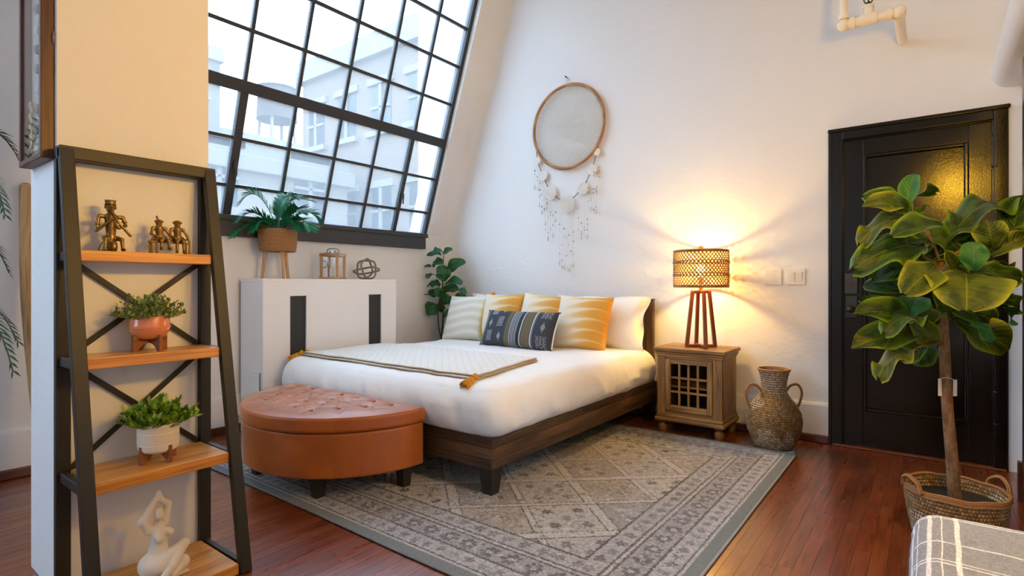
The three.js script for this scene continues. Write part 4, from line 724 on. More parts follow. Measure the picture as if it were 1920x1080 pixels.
// ---------- table lamp ----------
{
  const L = thing('table_lamp', 'lit table lamp with woven rattan drum shade on crossed wooden frame', 'lamp', [2.782, 0.63, 0.242], 0.65);
  const fr = (turn) => [beam(V(-0.062, 0.405, 0), V(-0.104, 0.012, 0), 0.026, 0.026, { more: 0.02 }), beam(V(0.062, 0.405, 0), V(0.104, 0.012, 0), 0.026, 0.026, { more: 0.02 }), B(0.146, 0.024, 0.024, 0, 0.41, 0, { g: 'x' }), B(0.20, 0.02, 0.022, 0, 0.012, 0, { g: 'x' })].map((g) => g.rotateY(turn));
  part('wooden_frame', fr(0), M.lampWood, L); part('wooden_frame', fr(Math.PI / 2), M.lampWood, L);
  part('neck', [new THREE.CylinderGeometry(0.013, 0.013, 0.06, 14).translate(0, 0.45, 0), new THREE.CylinderGeometry(0.017, 0.015, 0.05, 16).translate(0, 0.495, 0)], M.rattan, L);
  part('harp', [sweep([V(-0.02, 0.5, 0), V(-0.055, 0.58, 0), V(-0.045, 0.66, 0), V(0, 0.712, 0), V(0.045, 0.66, 0), V(0.055, 0.58, 0), V(0.02, 0.5, 0)], 0.0022, 40, 6), sweep([V(-0.19, 0.708, 0), V(0, 0.708, 0), V(0.19, 0.708, 0)], 0.002, 4, 6), sweep([V(0, 0.708, -0.19), V(0, 0.708, 0.19)], 0.002, 4, 6)], M.silver, L);
  part('finial', [lathe([[0, 0.712], [0.016, 0.712], [0.017, 0.742], [0.014, 0.748], [0, 0.748]], 16)], M.rattan, L);
  const y0 = 0.448, y1 = 0.712, R = 0.192, str = [];
  const N = 46, lat = (dir) => { for (let i = 0; i < N; i++) { const pts = []; for (let k = 0; k <= 8; k++) { const a = (i / N + dir * k / 8 * 0.17) * 6.2832; pts.push(V(Math.cos(a) * (R + dir * 0.0015), lerp(y0 + 0.01, y1 - 0.01, k / 8), Math.sin(a) * (R + dir * 0.0015))); } str.push(sweep(pts, 0.0043, 10, 4)); } };
  lat(1); lat(-1);
  const sh = part('shade', str, M.rattan, L, 'open diagonal rattan weave');
  const ringAt = (y, r, rr_) => sweep(Array.from({ length: 24 }, (_, i) => V(Math.cos(i / 24 * 6.2832) * rr_, y, Math.sin(i / 24 * 6.2832) * rr_)), r, 72, 6, { closed: true });
  for (const y of [y0, y1]) part('rim', [ringAt(y, 0.0065, R), ringAt(y + (y === y0 ? 0.01 : -0.01), 0.004, R)], M.rattan, sh);
  for (const y of [y0 + 0.09, y1 - 0.085]) { const beads = [ringAt(y - 0.012, 0.003, R + 0.002), ringAt(y + 0.012, 0.003, R + 0.002)]; for (let i = 0; i < 44; i++) { const a = i / 44 * 6.2832; beads.push(new THREE.SphereGeometry(0.0075, 6, 5).scale(1, 1.3, 1).translate(Math.cos(a) * (R + 0.002), y, Math.sin(a) * (R + 0.002))); } part('bead_band', beads, M.rattan, sh); }
  part('bulb', [lathe([[0.012, 0], [0.015, 0.012], [0.03, 0.05], [0.031, 0.068], [0.022, 0.088], [0, 0.096]], 20).translate(0, 0.52, 0)], mat({ color: lin(1, 1, 1), emissive: LAMP_COLOR, emissiveIntensity: 14, roughness: 0.4 }), L);
  const pl = new THREE.PointLight(LAMP_COLOR, 2.5); pl.position.set(0, 0.585, 0); pl.castShadow = true; pl.shadow.radius = 1.4; pl.name = 'bulb_glow'; L.add(pl);
}
// ---------- two warm lamps just outside the view: a globe pendant and a wall spotlight turned to the pier ----------
{
  const L = thing('pendant_lamp', 'small warm glass globe pendant lamp hanging in front of the black door', 'lamp', [4.32, 2.045, 2.5]);
  part('cord', [new THREE.CylinderGeometry(0.004, 0.004, 2.2, 8).translate(0, 1.22, 0)], M.black, L);
  part('socket', [lathe([[0, 0.13], [0.014, 0.13], [0.022, 0.11], [0.022, 0.075], [0, 0.075]], 18)], M.brass, L);
  part('canopy', [lathe([[0, 2.355], [0.055, 2.355], [0.05, 2.33], [0.012, 2.31], [0, 2.31]], 24)], M.brass, L);
  part('globe', [new THREE.SphereGeometry(0.085, 28, 20)], mat({ color: lin(1, 1, 1), emissive: GLOBE_COLOR, emissiveIntensity: 70, roughness: 0.3 }), L);
  const pl = new THREE.PointLight(GLOBE_COLOR, 3.0); pl.castShadow = true; pl.shadow.radius = 4; pl.name = 'globe_glow'; L.add(pl);
  const S = thing('wall_spotlight', 'brass wall spotlight on the right wall turned towards the pier', 'lamp', [4.95, 2.10, 2.84]);
  part('wall_plate', [new THREE.CylinderGeometry(0.05, 0.05, 0.016, 24).rotateZ(Math.PI / 2).translate(-0.008, 0, 0)], M.brass, S);
  part('arm', [sweep([V(-0.01, 0, 0), V(-0.12, 0.02, 0), V(-0.2, 0.0, 0)], 0.008, 16, 8)], M.brass, S);
  const dir = V(-3.02, -0.42, 0.62).normalize(), q = new THREE.Quaternion().setFromUnitVectors(V(0, -1, 0), dir), hd = part('head', lathe([[0, 0.05], [0.022, 0.05], [0.034, 0.02], [0.05, -0.075], [0.046, -0.075], [0.03, 0.015], [0, 0.03]], 24).applyQuaternion(q).translate(-0.24, 0, 0), M.brass, S);
  part('bulb', new THREE.SphereGeometry(0.026, 16, 12).translate(-0.24, 0, 0).translate(dir.x * 0.03, dir.y * 0.03, dir.z * 0.03), mat({ color: lin(1, 1, 1), emissive: GLOBE_COLOR, emissiveIntensity: 30, roughness: 0.4 }), hd);
  const sp = new THREE.SpotLight(GLOBE_COLOR, 8.8, 0, 0.44, 0.7); sp.name = 'spot_glow'; sp.position.set(-0.24 + dir.x * 0.085, dir.y * 0.085, dir.z * 0.085); sp.target.position.set(-0.24 + dir.x * 3, dir.y * 3, dir.z * 3); sp.castShadow = true; sp.shadow.radius = 1.6; S.add(sp, sp.target);
}
// ---------- seagrass vase, switches ----------
{
  const v = thing('basket_vase', 'tall woven seagrass vase with two loop handles beside the nightstand', 'vase', [3.292, 0, 0.30], 0.65);
  part('body', [lathe([[0, 0.004], [0.105, 0.0], [0.118, 0.008], [0.145, 0.06], [0.168, 0.12], [0.176, 0.18], [0.168, 0.235], [0.14, 0.29], [0.108, 0.33], [0.086, 0.362], [0.078, 0.395], [0.08, 0.44], [0.09, 0.485], [0.099, 0.518], [0.1, 0.526], [0.092, 0.526], [0.084, 0.49], [0.073, 0.44], [0.071, 0.395], [0.08, 0.36]], 56)], M.seagrass, v);
  part('rim', [sweep(Array.from({ length: 20 }, (_, i) => V(Math.cos(i / 20 * 6.2832) * 0.097, 0.522, Math.sin(i / 20 * 6.2832) * 0.097)), 0.0075, 60, 8, { closed: true })], M.rope, v);
  for (const s of [-1, 1]) part('handle', [sweep([V(s * 0.08, 0.372, 0), V(s * 0.115, 0.412, 0), V(s * 0.16, 0.418, 0), V(s * 0.188, 0.372, 0), V(s * 0.18, 0.312, 0), V(s * 0.158, 0.262, 0)], 0.0085, 40, 8)], M.rope, v);
  const a = thing('blank_wall_plate', 'blank cream wall plate left of the light switch', 'wall plate', [3.226, 1.147, 0.0]);
  part('plate', [B(0.114, 0.114, 0.008, 0, 0, 0.004, { r: 0.003 })], M.plate, a); part('screw', [new THREE.CylinderGeometry(0.004, 0.004, 0.002, 10).rotateX(Math.PI / 2).translate(0, 0.042, 0.0085), new THREE.CylinderGeometry(0.004, 0.004, 0.002, 10).rotateX(Math.PI / 2).translate(0, -0.042, 0.0085)], M.cream, a);
  const b = thing('light_switch', 'cream double rocker light switch beside the black door', 'light switch', [3.375, 1.15, 0.0]);
  part('plate', [B(0.116, 0.116, 0.008, 0, 0, 0.004, { r: 0.003 })], M.plate, b);
  for (const x of [-0.023, 0.023]) part('rocker', [B(0.033, 0.066, 0.006, x, 0, 0.009, { r: 0.002, rx: 0.06 })], M.plate, b);
}
// ---------- dreamcatcher ----------
{
  const d = thing('dreamcatcher', 'large rattan hoop dreamcatcher with white lace web and beaded strands above the bed', 'wall hanging', [1.5, 2.535, 0.03]);
  const R = 0.372, lace = mat({ color: lin(0.90, 0.88, 0.83), roughness: 0.95 }), thread = mat({ color: lin(0.72, 0.70, 0.66), roughness: 0.95 }), bead = mat({ color: lin(0.26, 0.23, 0.20), roughness: 0.4 }), shell = mat({ color: lin(0.62, 0.58, 0.5), roughness: 0.4 });
  const loop = (r, t, cx = 0, cy = 0, n = 96, rad = 8) => sweep(Array.from({ length: 32 }, (_, i) => V(cx + Math.cos(i / 32 * 6.2832) * r, cy + Math.sin(i / 32 * 6.2832) * r * 1.02, 0)), t, n, rad, { closed: true });
  part('hoop', [loop(R, 0.0145)], M.rattan, d);
  const line = (pts, t, seg, rad = 3) => { const g = new THREE.TubeGeometry(new THREE.CatmullRomCurve3(pts), seg, t, rad, false); return g; };
  const web = []; const P = 16;
  for (let k = 1; k <= 26; k++) {                    // scalloped rings of crochet, star shaped in the middle
    const r = R * k / 26.6, amp = (k < 14 ? 0.20 : 0.05) * r, n = k < 14 ? 8 : P * 2, pts = [];
    for (let i = 0; i <= n * 4; i++) { const a = i / (n * 4) * 6.2832, rr_ = r - amp * 0.5 + amp * (Math.abs(Math.cos(a * n / 2)) - 0.5); pts.push(V(Math.cos(a) * rr_, Math.sin(a) * rr_ * 1.02, 0.001 * (k % 2))); }
    web.push(line(pts, 0.0021, n * 6));
  }
  for (let i = 0; i < 64; i++) { const a = i / 64 * 6.2832, r0 = i % 4 === 0 ? 0.02 : i % 2 ? 0.2 : 0.1; web.push(line([V(Math.cos(a) * r0, Math.sin(a) * r0 * 1.02, 0.001), V(Math.cos(a + 0.02) * (r0 + R) / 2, Math.sin(a + 0.02) * (r0 + R) / 2 * 1.02, 0.001), V(Math.cos(a) * R, Math.sin(a) * R * 1.02, 0.001)], 0.0018, 6)); }
  part('lace_web', web, lace, d);
  part('hanging_loop', [line([V(-0.02, R + 0.01, 0), V(-0.018, 0.43, -0.01), V(-0.018, 0.455, -0.015)], 0.003, 8, 5), line([V(0.0, R + 0.01, 0), V(-0.012, 0.43, -0.01), V(-0.016, 0.455, -0.015)], 0.003, 8, 5)], thread, d);
  part('nail', [new THREE.CylinderGeometry(0.004, 0.004, 0.035, 8).rotateX(Math.PI / 2).translate(-0.017, 0.457, -0.013), new THREE.SphereGeometry(0.008, 10, 8).translate(-0.017, 0.457, 0.006)], M.darkMetal, d);
  const med = [[-0.336, -0.267, 0.032], [-0.27, -0.415, 0.047], [-0.186, -0.586, 0.062], [-0.013, -0.704, 0.082], [0.159, -0.582, 0.052], [0.253, -0.425, 0.045], [0.302, -0.275, 0.03]];
  for (const [x, y, r] of med) {
    const g = []; for (let k = 1; k <= 9; k++) g.push(loop(r * k / 9, 0.0030, 0, 0, 36, 4)); for (let i = 0; i < 14; i++) { const a = i / 14 * 6.2832; g.push(line([V(0, 0, 0.001), V(Math.cos(a) * r * 0.5, Math.sin(a) * r * 0.5, 0.001), V(Math.cos(a) * r, Math.sin(a) * r, 0.001)], 0.0022, 3, 4)); }
    part('lace_medallion', g, lace, d).position.set(x, y, 0);
  }
  const chain = [[-0.345, -0.15, 0], ...med, [0.335, -0.16, 0]];
  for (let i = 0; i + 1 < chain.length; i++) { const [ax, ay, ar] = chain[i], [bx, by, br] = chain[i + 1], L = Math.hypot(bx - ax, by - ay), ux = (bx - ax) / L, uy = (by - ay) / L; part('link', [line([V(ax + ux * ar, ay + uy * ar, 0), V((ax + bx) / 2, (ay + by) / 2 - 0.004, 0), V(bx - ux * br, by - uy * br, 0)], 0.0042, 6, 6)], mat({ color: lin(0.22, 0.17, 0.12), roughness: 0.8 }), d); }
  const strands = []; for (const [x, y, r] of med) { const n = Math.max(3, Math.round(r * 2 / 0.024)); for (let i = 0; i < n; i++) { const f = n > 1 ? i / (n - 1) * 2 - 1 : 0; strands.push([x + f * r * 0.9, y - r * Math.sqrt(1 - f * f * 0.8), 0.26 + 0.26 * (1 - Math.abs(x) / 0.34) * (r > 0.07 ? 1.1 : 0.8) + 0.12 * (hash(i, r * 1000, 3) - 0.3)]); } }
  strands.forEach(([x, y, L], i) => {
    const st = part('strand', [line([V(x, y, 0), V(x + 0.002, y - L / 2, 0), V(x, y - L, 0)], 0.0011, 4, 4)], thread, d), bs = [];
    for (let k = 0; k < 3; k++) { const f = 0.28 + 0.62 * hash(i, k, 9); bs.push(new THREE.SphereGeometry(0.0034 + 0.0026 * hash(i, k, 8), 7, 5).scale(1, 1.3, 1).translate(x, y - L * f, 0)); }
    part('beads', bs, bead, st).userData.kind = 'stuff';
    if (i % 2 === 0) part('shell', [new THREE.SphereGeometry(0.011, 8, 6).scale(0.8, 2.2, 0.35).translate(x, y - L, 0)], shell, st);
  });
}
// ---------- radiator cover and what stands on it ----------
{
  const r = thing('radiator_cover', 'white boxed radiator cover with two black vertical grilles under the window', 'radiator cover', [0, 0, 1.68]);
  const Q = (x0, x1, y0, y1, z0, z1) => BB(x0, x1, y0, y1, z0 - 1.68, z1 - 1.68, { r: 0.002 }), F = 0.355;
  part('top', [Q(0.025, F, 1.115, 1.137, 1.065, 2.29)], M.white, r);
  part('side_panel', [Q(0.036, F - 0.018, 0, 1.115, 1.067, 1.085)], M.white, r);
  part('side_panel', [Q(0.036, F - 0.018, 0, 1.115, 2.272, 2.29)], M.white, r);
  const s = [[1.235, 1.365], [1.95, 2.082]], y0 = 0.54, y1 = 1.008;
  const fp = new THREE.Shape([[1.067, 0], [2.29, 0], [2.29, 1.115], [1.067, 1.115]].map(([z, y]) => new THREE.Vector2(z - 1.68, y)));
  for (const [a, b] of s) fp.holes.push(new THREE.Path([[a, y0], [a, y1], [b, y1], [b, y0]].map(([z, y]) => new THREE.Vector2(z - 1.68, y))));
  part('front_panel', planar(new THREE.ExtrudeGeometry(fp, { depth: 0.018, bevelEnabled: false }).rotateY(-Math.PI / 2).translate(F, 0, 0), 'z'), M.white, r);
  const mesh = mat({ color: lin(0.022, 0.022, 0.024), roughness: 0.6, bumpMap: rep(weaveBump, 1, 1), bumpScale: 0.002 });
  for (const [a, b] of s) { const g = part('grille', [Q(F - 0.016, F - 0.008, y0, y1, a, b)], mesh, r); part('grille_trim', [Q(F - 0.006, F + 0.004, y0 - 0.006, y0, a - 0.006, b + 0.006), Q(F - 0.006, F + 0.004, y1, y1 + 0.006, a - 0.006, b + 0.006), Q(F - 0.006, F + 0.004, y0, y1, a - 0.006, a), Q(F - 0.006, F + 0.004, y0, y1, b, b + 0.006)], M.white, g); }
  const hp = part('access_flap', [Q(0.21, 0.325, 0.28, 0.47, 2.29, 2.298)], M.white, r); part('flap_hinge', [Q(0.322, 0.330, 0.285, 0.465, 2.294, 2.302)], M.silver, hp);
}
function frond(base, mid, tip, n, len, wid, droop = 0.25, taper = 1) {      // midrib with paired leaflets
  const c = new THREE.QuadraticBezierCurve3(base, mid.clone().multiplyScalar(2).addScaledVector(base, -0.5).addScaledVector(tip, -0.5), tip), out = [new THREE.TubeGeometry(c, 16, 0.0028, 5, false)], up = V(0, 1, 0);
  for (let i = 1; i <= n; i++) {
    const t = 0.16 + 0.84 * i / n, p = c.getPoint(Math.min(t, 1)), d = c.getTangent(Math.min(t, 0.999)), side = d.clone().cross(up).normalize(), nrm = side.clone().cross(d).normalize();
    const L = len * (0.35 + 0.65 * Math.sin(Math.min(1, t * 1.02) * Math.PI * 0.92 + 0.1)) * rr(0.9, 1.1);
    for (const s of [-1, 1]) {
      const dir = side.clone().multiplyScalar(s * 0.72).addScaledVector(d, 0.68).addScaledVector(nrm, rr(0.1, 0.35)).normalize(), across = dir.clone().cross(nrm).normalize().multiplyScalar(wid / 2);
      const q = [p, p.clone().addScaledVector(dir, L * 0.5).addScaledVector(up, -droop * L * 0.1), p.clone().addScaledVector(dir, L * 0.97).addScaledVector(up, -droop * L * 0.5)];
      const g = new THREE.BufferGeometry(), k = [q[0].clone().addScaledVector(across, 0.4), q[0].clone().addScaledVector(across, -0.4), q[1].clone().add(across), q[1].clone().sub(across), q[2]];
      g.setAttribute('position', new THREE.Float32BufferAttribute([0, 1, 2, 2, 1, 3, 2, 3, 4].flatMap((j) => k[j].toArray()), 3)); g.computeVertexNormals(); out.push(g);
    }
  }
  return join(out);
}
{
  const p = thing('potted_palm', 'green potted palm in a rope basket on pale wooden legs', 'plant', [0.175, 1.137, 2.075]), b0 = V(0.175, 1.137, 2.075);
  part('basket', [lathe([[0, 0.205], [0.122, 0.205], [0.13, 0.21], [0.134, 0.25], [0.138, 0.30], [0.141, 0.368], [0.136, 0.374], [0.128, 0.368], [0.126, 0.335]], 44)], M.rope, p);
  part('soil', [new THREE.CylinderGeometry(0.126, 0.126, 0.01, 28).translate(0, 0.335, 0)], M.soil, p);
  for (let i = 0; i < 3; i++) { const a = i / 3 * 6.2832 + 0.15; part('leg', [sweep([V(Math.cos(a) * 0.085, 0.22, Math.sin(a) * 0.085), V(Math.cos(a) * 0.115, 0.006, Math.sin(a) * 0.115)], [0.015, 0.011], 6, 12)], M.paleWood, p); }
  const base = V(0, 0.345, 0);
  PALM.forEach(([mx, my, mz, tx, ty, tz], i) => {
    let m = V(mx, my, mz).sub(b0), t = V(tx, ty, tz).sub(b0); const lim = (v) => { v.x = Math.max(v.x, 0.02 - 0.175 + (v.y > 0.46 ? 0.335 * (v.y - 0.46) : 0)); return v; };
    m = lim(m); t = lim(t);
    part('frond', frond(base.clone().add(V(rr(-0.02, 0.02), 0, rr(-0.02, 0.02))), m, t, 36, 0.13, 0.0145), M.palmLeaf[i % 3], p);
  });
}
{
  const l = thing('lantern', 'small wooden candle lantern with metal handle on the radiator cover', 'lantern', [0.19, 1.137, 1.60], 0.52);
  const w = 0.068, h = 0.20, post = (x, z, m) => part('post', [B(0.019, h, 0.019, x, h / 2, z, { g: 'y' })], m, l);
  post(w, w, M.paleWood); post(-w, w, M.paleWood); post(w, -w, M.paleWood); post(-w, -w, M.paleWood);
  part('base', [B(0.165, 0.018, 0.165, 0, 0.009, 0, { r: 0.004, g: 'x' })], M.paleWood, l);
  part('top_frame', [B(0.165, 0.026, 0.022, 0, h, w, { g: 'x' }), B(0.165, 0.026, 0.022, 0, h, -w, { g: 'x' }), B(0.022, 0.026, 0.12, w, h, 0, { g: 'z' }), B(0.022, 0.026, 0.12, -w, h, 0, { g: 'z' })], M.paleWood, l);
  part('lid', [B(0.12, 0.012, 0.12, 0, h + 0.012, 0, { r: 0.004 }), new THREE.CylinderGeometry(0.02, 0.04, 0.02, 16).translate(0, h + 0.026, 0)], M.silver, l);
  part('handle', [sweep([V(-0.05, h + 0.012, 0), V(-0.05, h + 0.04, 0), V(-0.03, h + 0.052, 0), V(0.03, h + 0.052, 0), V(0.05, h + 0.04, 0), V(0.05, h + 0.012, 0)], 0.005, 30, 8)], M.silver, l);
  part('ring', [new THREE.TorusGeometry(0.03, 0.004, 8, 24).translate(-w - 0.012, h * 0.62, 0)], M.silver, l);
  for (const [x, z, t] of [[0, w, 0], [0, -w, 0], [w, 0, 1], [-w, 0, 1]]) part('glass', [(t ? new THREE.PlaneGeometry(0.116, 0.17).rotateY(Math.PI / 2) : new THREE.PlaneGeometry(0.116, 0.17)).translate(x, 0.103, z)], M.clear, l);
  part('candle', [new THREE.CylinderGeometry(0.03, 0.03, 0.075, 20).translate(0, 0.055, 0)], M.white, l);
}
{
  const k = thing('wooden_knot', 'grey wooden knot ornament of three interlocked loops on the radiator cover', 'ornament', [0.19, 1.137, 1.26], 0.3);
  const m = mat({ map: rep(woodTex([142, 130, 104], [116, 104, 82], [154, 142, 118], { seed: 14 }), 3, 3), roughness: 0.6 });
  const ringG = (a, b) => { const pts = []; for (let i = 0; i < 32; i++) { const t = i / 32 * 6.2832, c = Math.cos(t), s = Math.sin(t), q = Math.pow(Math.abs(c) ** 4 + Math.abs(s) ** 4, -0.25); pts.push(V(c * q * a, s * q * b, 0)); } return sweep(pts, 0.0085, 90, 8, { closed: true }); };
  part('loop', [ringG(0.082, 0.078).rotateY(0.25).translate(0, 0.087, 0)], m, k);
  part('loop', [ringG(0.062, 0.075).rotateZ(0.5).rotateY(1.5).translate(0.005, 0.10, 0)], m, k);
  part('loop', [ringG(0.115, 0.058).rotateX(Math.PI / 2 - 0.28).rotateZ(0.16).translate(0, 0.078, 0)], m, k);
}
// ---------- broad leaves ----------
const leafShapes = [0, 1, 2, 3, 4].map((s) => grid(12, 20, (u, v) => {
  const a = 2 * u - 1, w = 0.5 * (0.18 + 0.82 * Math.pow(Math.sin(Math.PI * Math.pow(clamp(v, 0.001, 1), 1.25) * 0.985 + 0.02), 0.62)) * (v > 0.985 ? 0.55 : 1) * (v < 0.02 ? 0.35 : 1);
  return V(a * w * (1 - 0.05 * Math.sin(v * 11 + s * 3)), v - 0.05 * s * Math.pow(v, 4) * 0.3, (0.32 - 0.09 * s) * Math.abs(a) * w + (0.05 + 0.012 * s) * Math.sin(v * (8 + s) + s * 2 + a * 2.6) * Math.abs(a) - (0.34 + 0.12 * ((s * 2) % 5)) * v * v + (0.24 + 0.10 * ((s * 2) % 5)) * v);
}));
function leafAt(parent, o, [bx, by, bz, tx, ty, tz, w], m, wide, i, eye) {
  const b = V(bx, by, bz), t = V(tx, ty, tz), d = t.clone().sub(b), L = d.length(), y = d.clone().normalize();
  const real = Math.max(w * 1.02, L * wide * rr(0.9, 1.05)), cosr = clamp(w / real, 0.18, 1), toEye = V(...eye).sub(b).normalize();
  const n0 = toEye.clone().addScaledVector(y, -toEye.dot(y)).normalize(), s0 = y.clone().cross(n0).normalize(), sgn = s0.y >= 0 ? 1 : -1, si = Math.sqrt(1 - cosr * cosr);
  const n = n0.clone().multiplyScalar(cosr).addScaledVector(s0, si * sgn * (V(0, 1, 0).dot(s0) >= 0 === sgn > 0 ? 1 : -1)).normalize(), x = y.clone().cross(n).normalize();
  const k = new THREE.Matrix4().makeBasis(x.multiplyScalar(real), y.clone().multiplyScalar(L), n.clone().multiplyScalar(L * 0.9));
  const g = leafShapes[i % 5].clone().applyMatrix4(k).translate(bx - o[0], by - o[1], bz - o[2]); g.computeVertexNormals();
  return part('leaf', g, m, parent);
}
{
  const o = [0.20, 0, 0.32], f = thing('fiddle_leaf_plant', 'dark green fiddle leaf plant standing in the corner behind the bed', 'plant', o);
  part('pot', [lathe([[0, 0], [0.10, 0], [0.105, 0.01], [0.125, 0.22], [0.13, 0.25], [0.12, 0.25], [0.112, 0.21], [0, 0.21]], 32)], M.rope, f);
  part('soil', [new THREE.CylinderGeometry(0.112, 0.112, 0.01, 24).translate(0, 0.215, 0)], M.soil, f);
  const P = (x, y, z) => V(x - o[0], y - o[1], z - o[2]);
  part('stem', [sweep([P(0.195, 0.2, 0.315), P(0.182, 0.54, 0.315), P(0.191, 0.78, 0.306), P(0.185, 1.05, 0.31), P(0.195, 1.402, 0.303)], [0.012, 0.010, 0.009, 0.007, 0.003], 30, 8)], M.stem, f);
  part('stem', [sweep([P(0.205, 0.2, 0.325), P(0.176, 0.55, 0.322), P(0.157, 0.647, 0.332), P(0.149, 0.82, 0.338), P(0.16, 0.95, 0.33)], [0.010, 0.008, 0.007, 0.006, 0.003], 24, 8), sweep([P(0.175, 0.645, 0.32), P(0.22, 0.66, 0.29), P(0.271, 0.652, 0.26)], [0.005, 0.003], 8, 6)], M.stem, f);
  SMALL_LEAVES.forEach((l, i) => { const q = l.slice(); for (const k of [0, 3]) q[k] = Math.max(q[k], 0.045); leafAt(f, o, q, M.fiddleLeaf, 0.72, i, [4.13, 1.1, 4.32]); });
}
// ---------- plants and pole left of the pier ----------
{
  const p = thing('areca_palm', 'tall feathery palm at the left edge by the wall', 'plant', [0.42, 0, 3.95]), o = V(0.42, 0, 3.95);
  part('planter', [lathe([[0, 0], [0.13, 0], [0.16, 0.28], [0.165, 0.3], [0.15, 0.3], [0.145, 0.26], [0, 0.26]], 30)], M.ceramicWhite, p);
  part('soil', [new THREE.CylinderGeometry(0.14, 0.14, 0.01, 24).translate(0, 0.265, 0)], M.soil, p);
  const list = [[0.314, 1.841, 3.769, 0.308, 1.732, 3.586, 1.2], [0.394, 1.631, 3.771, 0.440, 1.448, 3.674, 1.1], [0.384, 1.302, 3.779, 0.390, 1.154, 3.649, 0.9], [0.314, 0.998, 3.769, 0.359, 0.801, 3.610, 0.6], [0.463, 0.963, 3.782, 0.538, 0.672, 3.662, 0.55], [0.3, 2.0, 4.1, 0.2, 1.95, 4.35, 1.2], [0.55, 1.8, 4.1, 0.7, 1.6, 4.3, 1.1], [0.3, 1.4, 4.2, 0.25, 1.2, 4.4, 0.8], [0.6, 1.2, 4.15, 0.75, 0.95, 4.3, 0.6]];
  list.forEach(([mx, my, mz, tx, ty, tz, sy]) => {
    const m = V(mx, my, mz).sub(o), t = V(tx, ty, tz).sub(o), s = V(rr(-0.02, 0.02), sy, rr(-0.02, 0.02));
    part('frond_stalk', [sweep([V(rr(-0.04, 0.04), 0.26, rr(-0.04, 0.04)), V(s.x, sy * 0.6 + 0.1, s.z), s], [0.008, 0.005], 12, 6)], M.fernLeaf, p);
    part('frond', frond(s, m, t, 26, 0.10, 0.015, 0.5), M.fernLeaf, p);
  });
  const w = thing('wooden_pole', 'peeled tree branch pole leaning against the wall behind the pier', 'pole', [0.44, 0, 3.50]);
  part('branch', [sweep([V(0, 0.02, 0.0), V(-0.10, 0.3, 0.02), V(-0.235, 0.75, 0.03), V(-0.29, 1.05, 0.035), V(-0.325, 1.25, 0.032), V(-0.365, 1.64, 0.022)], [0.02, 0.021, 0.023, 0.026, 0.026, 0.031], 40, 12)], M.poleWood, w);
}
// ---------- ladder shelf ----------
const Z0 = 3.195, Z1 = 3.738, frontX = (y) => 1.622 + (1.6 - y) * 0.194;
{
  const s = thing('ladder_shelf', 'black metal ladder shelf with four wooden shelves against the pier', 'shelf', [1.7455, 0.055, 3.509]), P = (x, y, z) => V(x - 1.62, y, z - 3.4665), w = 0.045; s.scale.setScalar(0.95);
  const rail = (a, b, m = w, d = 0.03) => beam(a, b, m, d, { hint: V(0, 0, 1), r: 0.003 });
  for (const z of [Z0 + w / 2, Z1 - w / 2]) {
    part('back_post', [rail(P(1.582, -0.0575, z), P(1.582, 1.57, z))], M.frameMetal, s);
    part('front_post', [rail(P(frontX(-0.0575), -0.0575, z), P(frontX(1.595), 1.595, z))], M.frameMetal, s);
    for (const y of [1.20, 0.815, 0.39, -0.038]) part('side_rail', [BB(1.597 - 1.62, frontX(y) - 0.02 - 1.62, y - 0.018, y + 0.018, z - 3.4665 - 0.012, z - 3.4665 + 0.012)], M.frameMetal, s);
  }
  part('top_bar', [BB(frontX(1.6) - 1.62 - 0.055, frontX(1.6) - 1.62 + 0.0165, 1.556, 1.603, Z0 - 3.4665, Z1 - 3.4665)], M.frameMetal, s);
  for (const [ya, yb] of [[1.19, 0.835], [0.80, 0.41]]) for (const f of [0, 1]) { const za = f ? Z0 + w : Z1 - w, zb = f ? Z1 - w : Z0 + w; part('cross_brace', [rail(P(1.578 + f * 0.007, ya, za), P(1.578 + f * 0.007, yb, zb), 0.022, 0.006)], M.frameMetal, s); }
  for (const y of [1.222, 0.836, 0.412, -0.018]) {
    const x1 = frontX(y) + 0.004, n = y < 0.5 ? 3 : 2, x0 = 1.60;
    const b = part('shelf_board', [BB(x0 - 1.62, x1 - 1.62, y - 0.038, y - 0.004, Z0 + w + 0.001 - 3.4665, Z1 - w - 0.001 - 3.4665, { g: 'z', r: 0.001 })], M.shelfWood, s);
    for (let k = 0; k < n; k++) part('plank', [BB(lerp(x0, x1, k / n) + 0.0006 - 1.62, lerp(x0, x1, (k + 1) / n) - 0.0006 - 1.62, y - 0.04, y, Z0 + w + 0.0006 - 3.4665, Z1 - w - 0.0006 - 3.4665, { g: 'z', r: 0.002 })], M.shelfWood, b);
  }
}
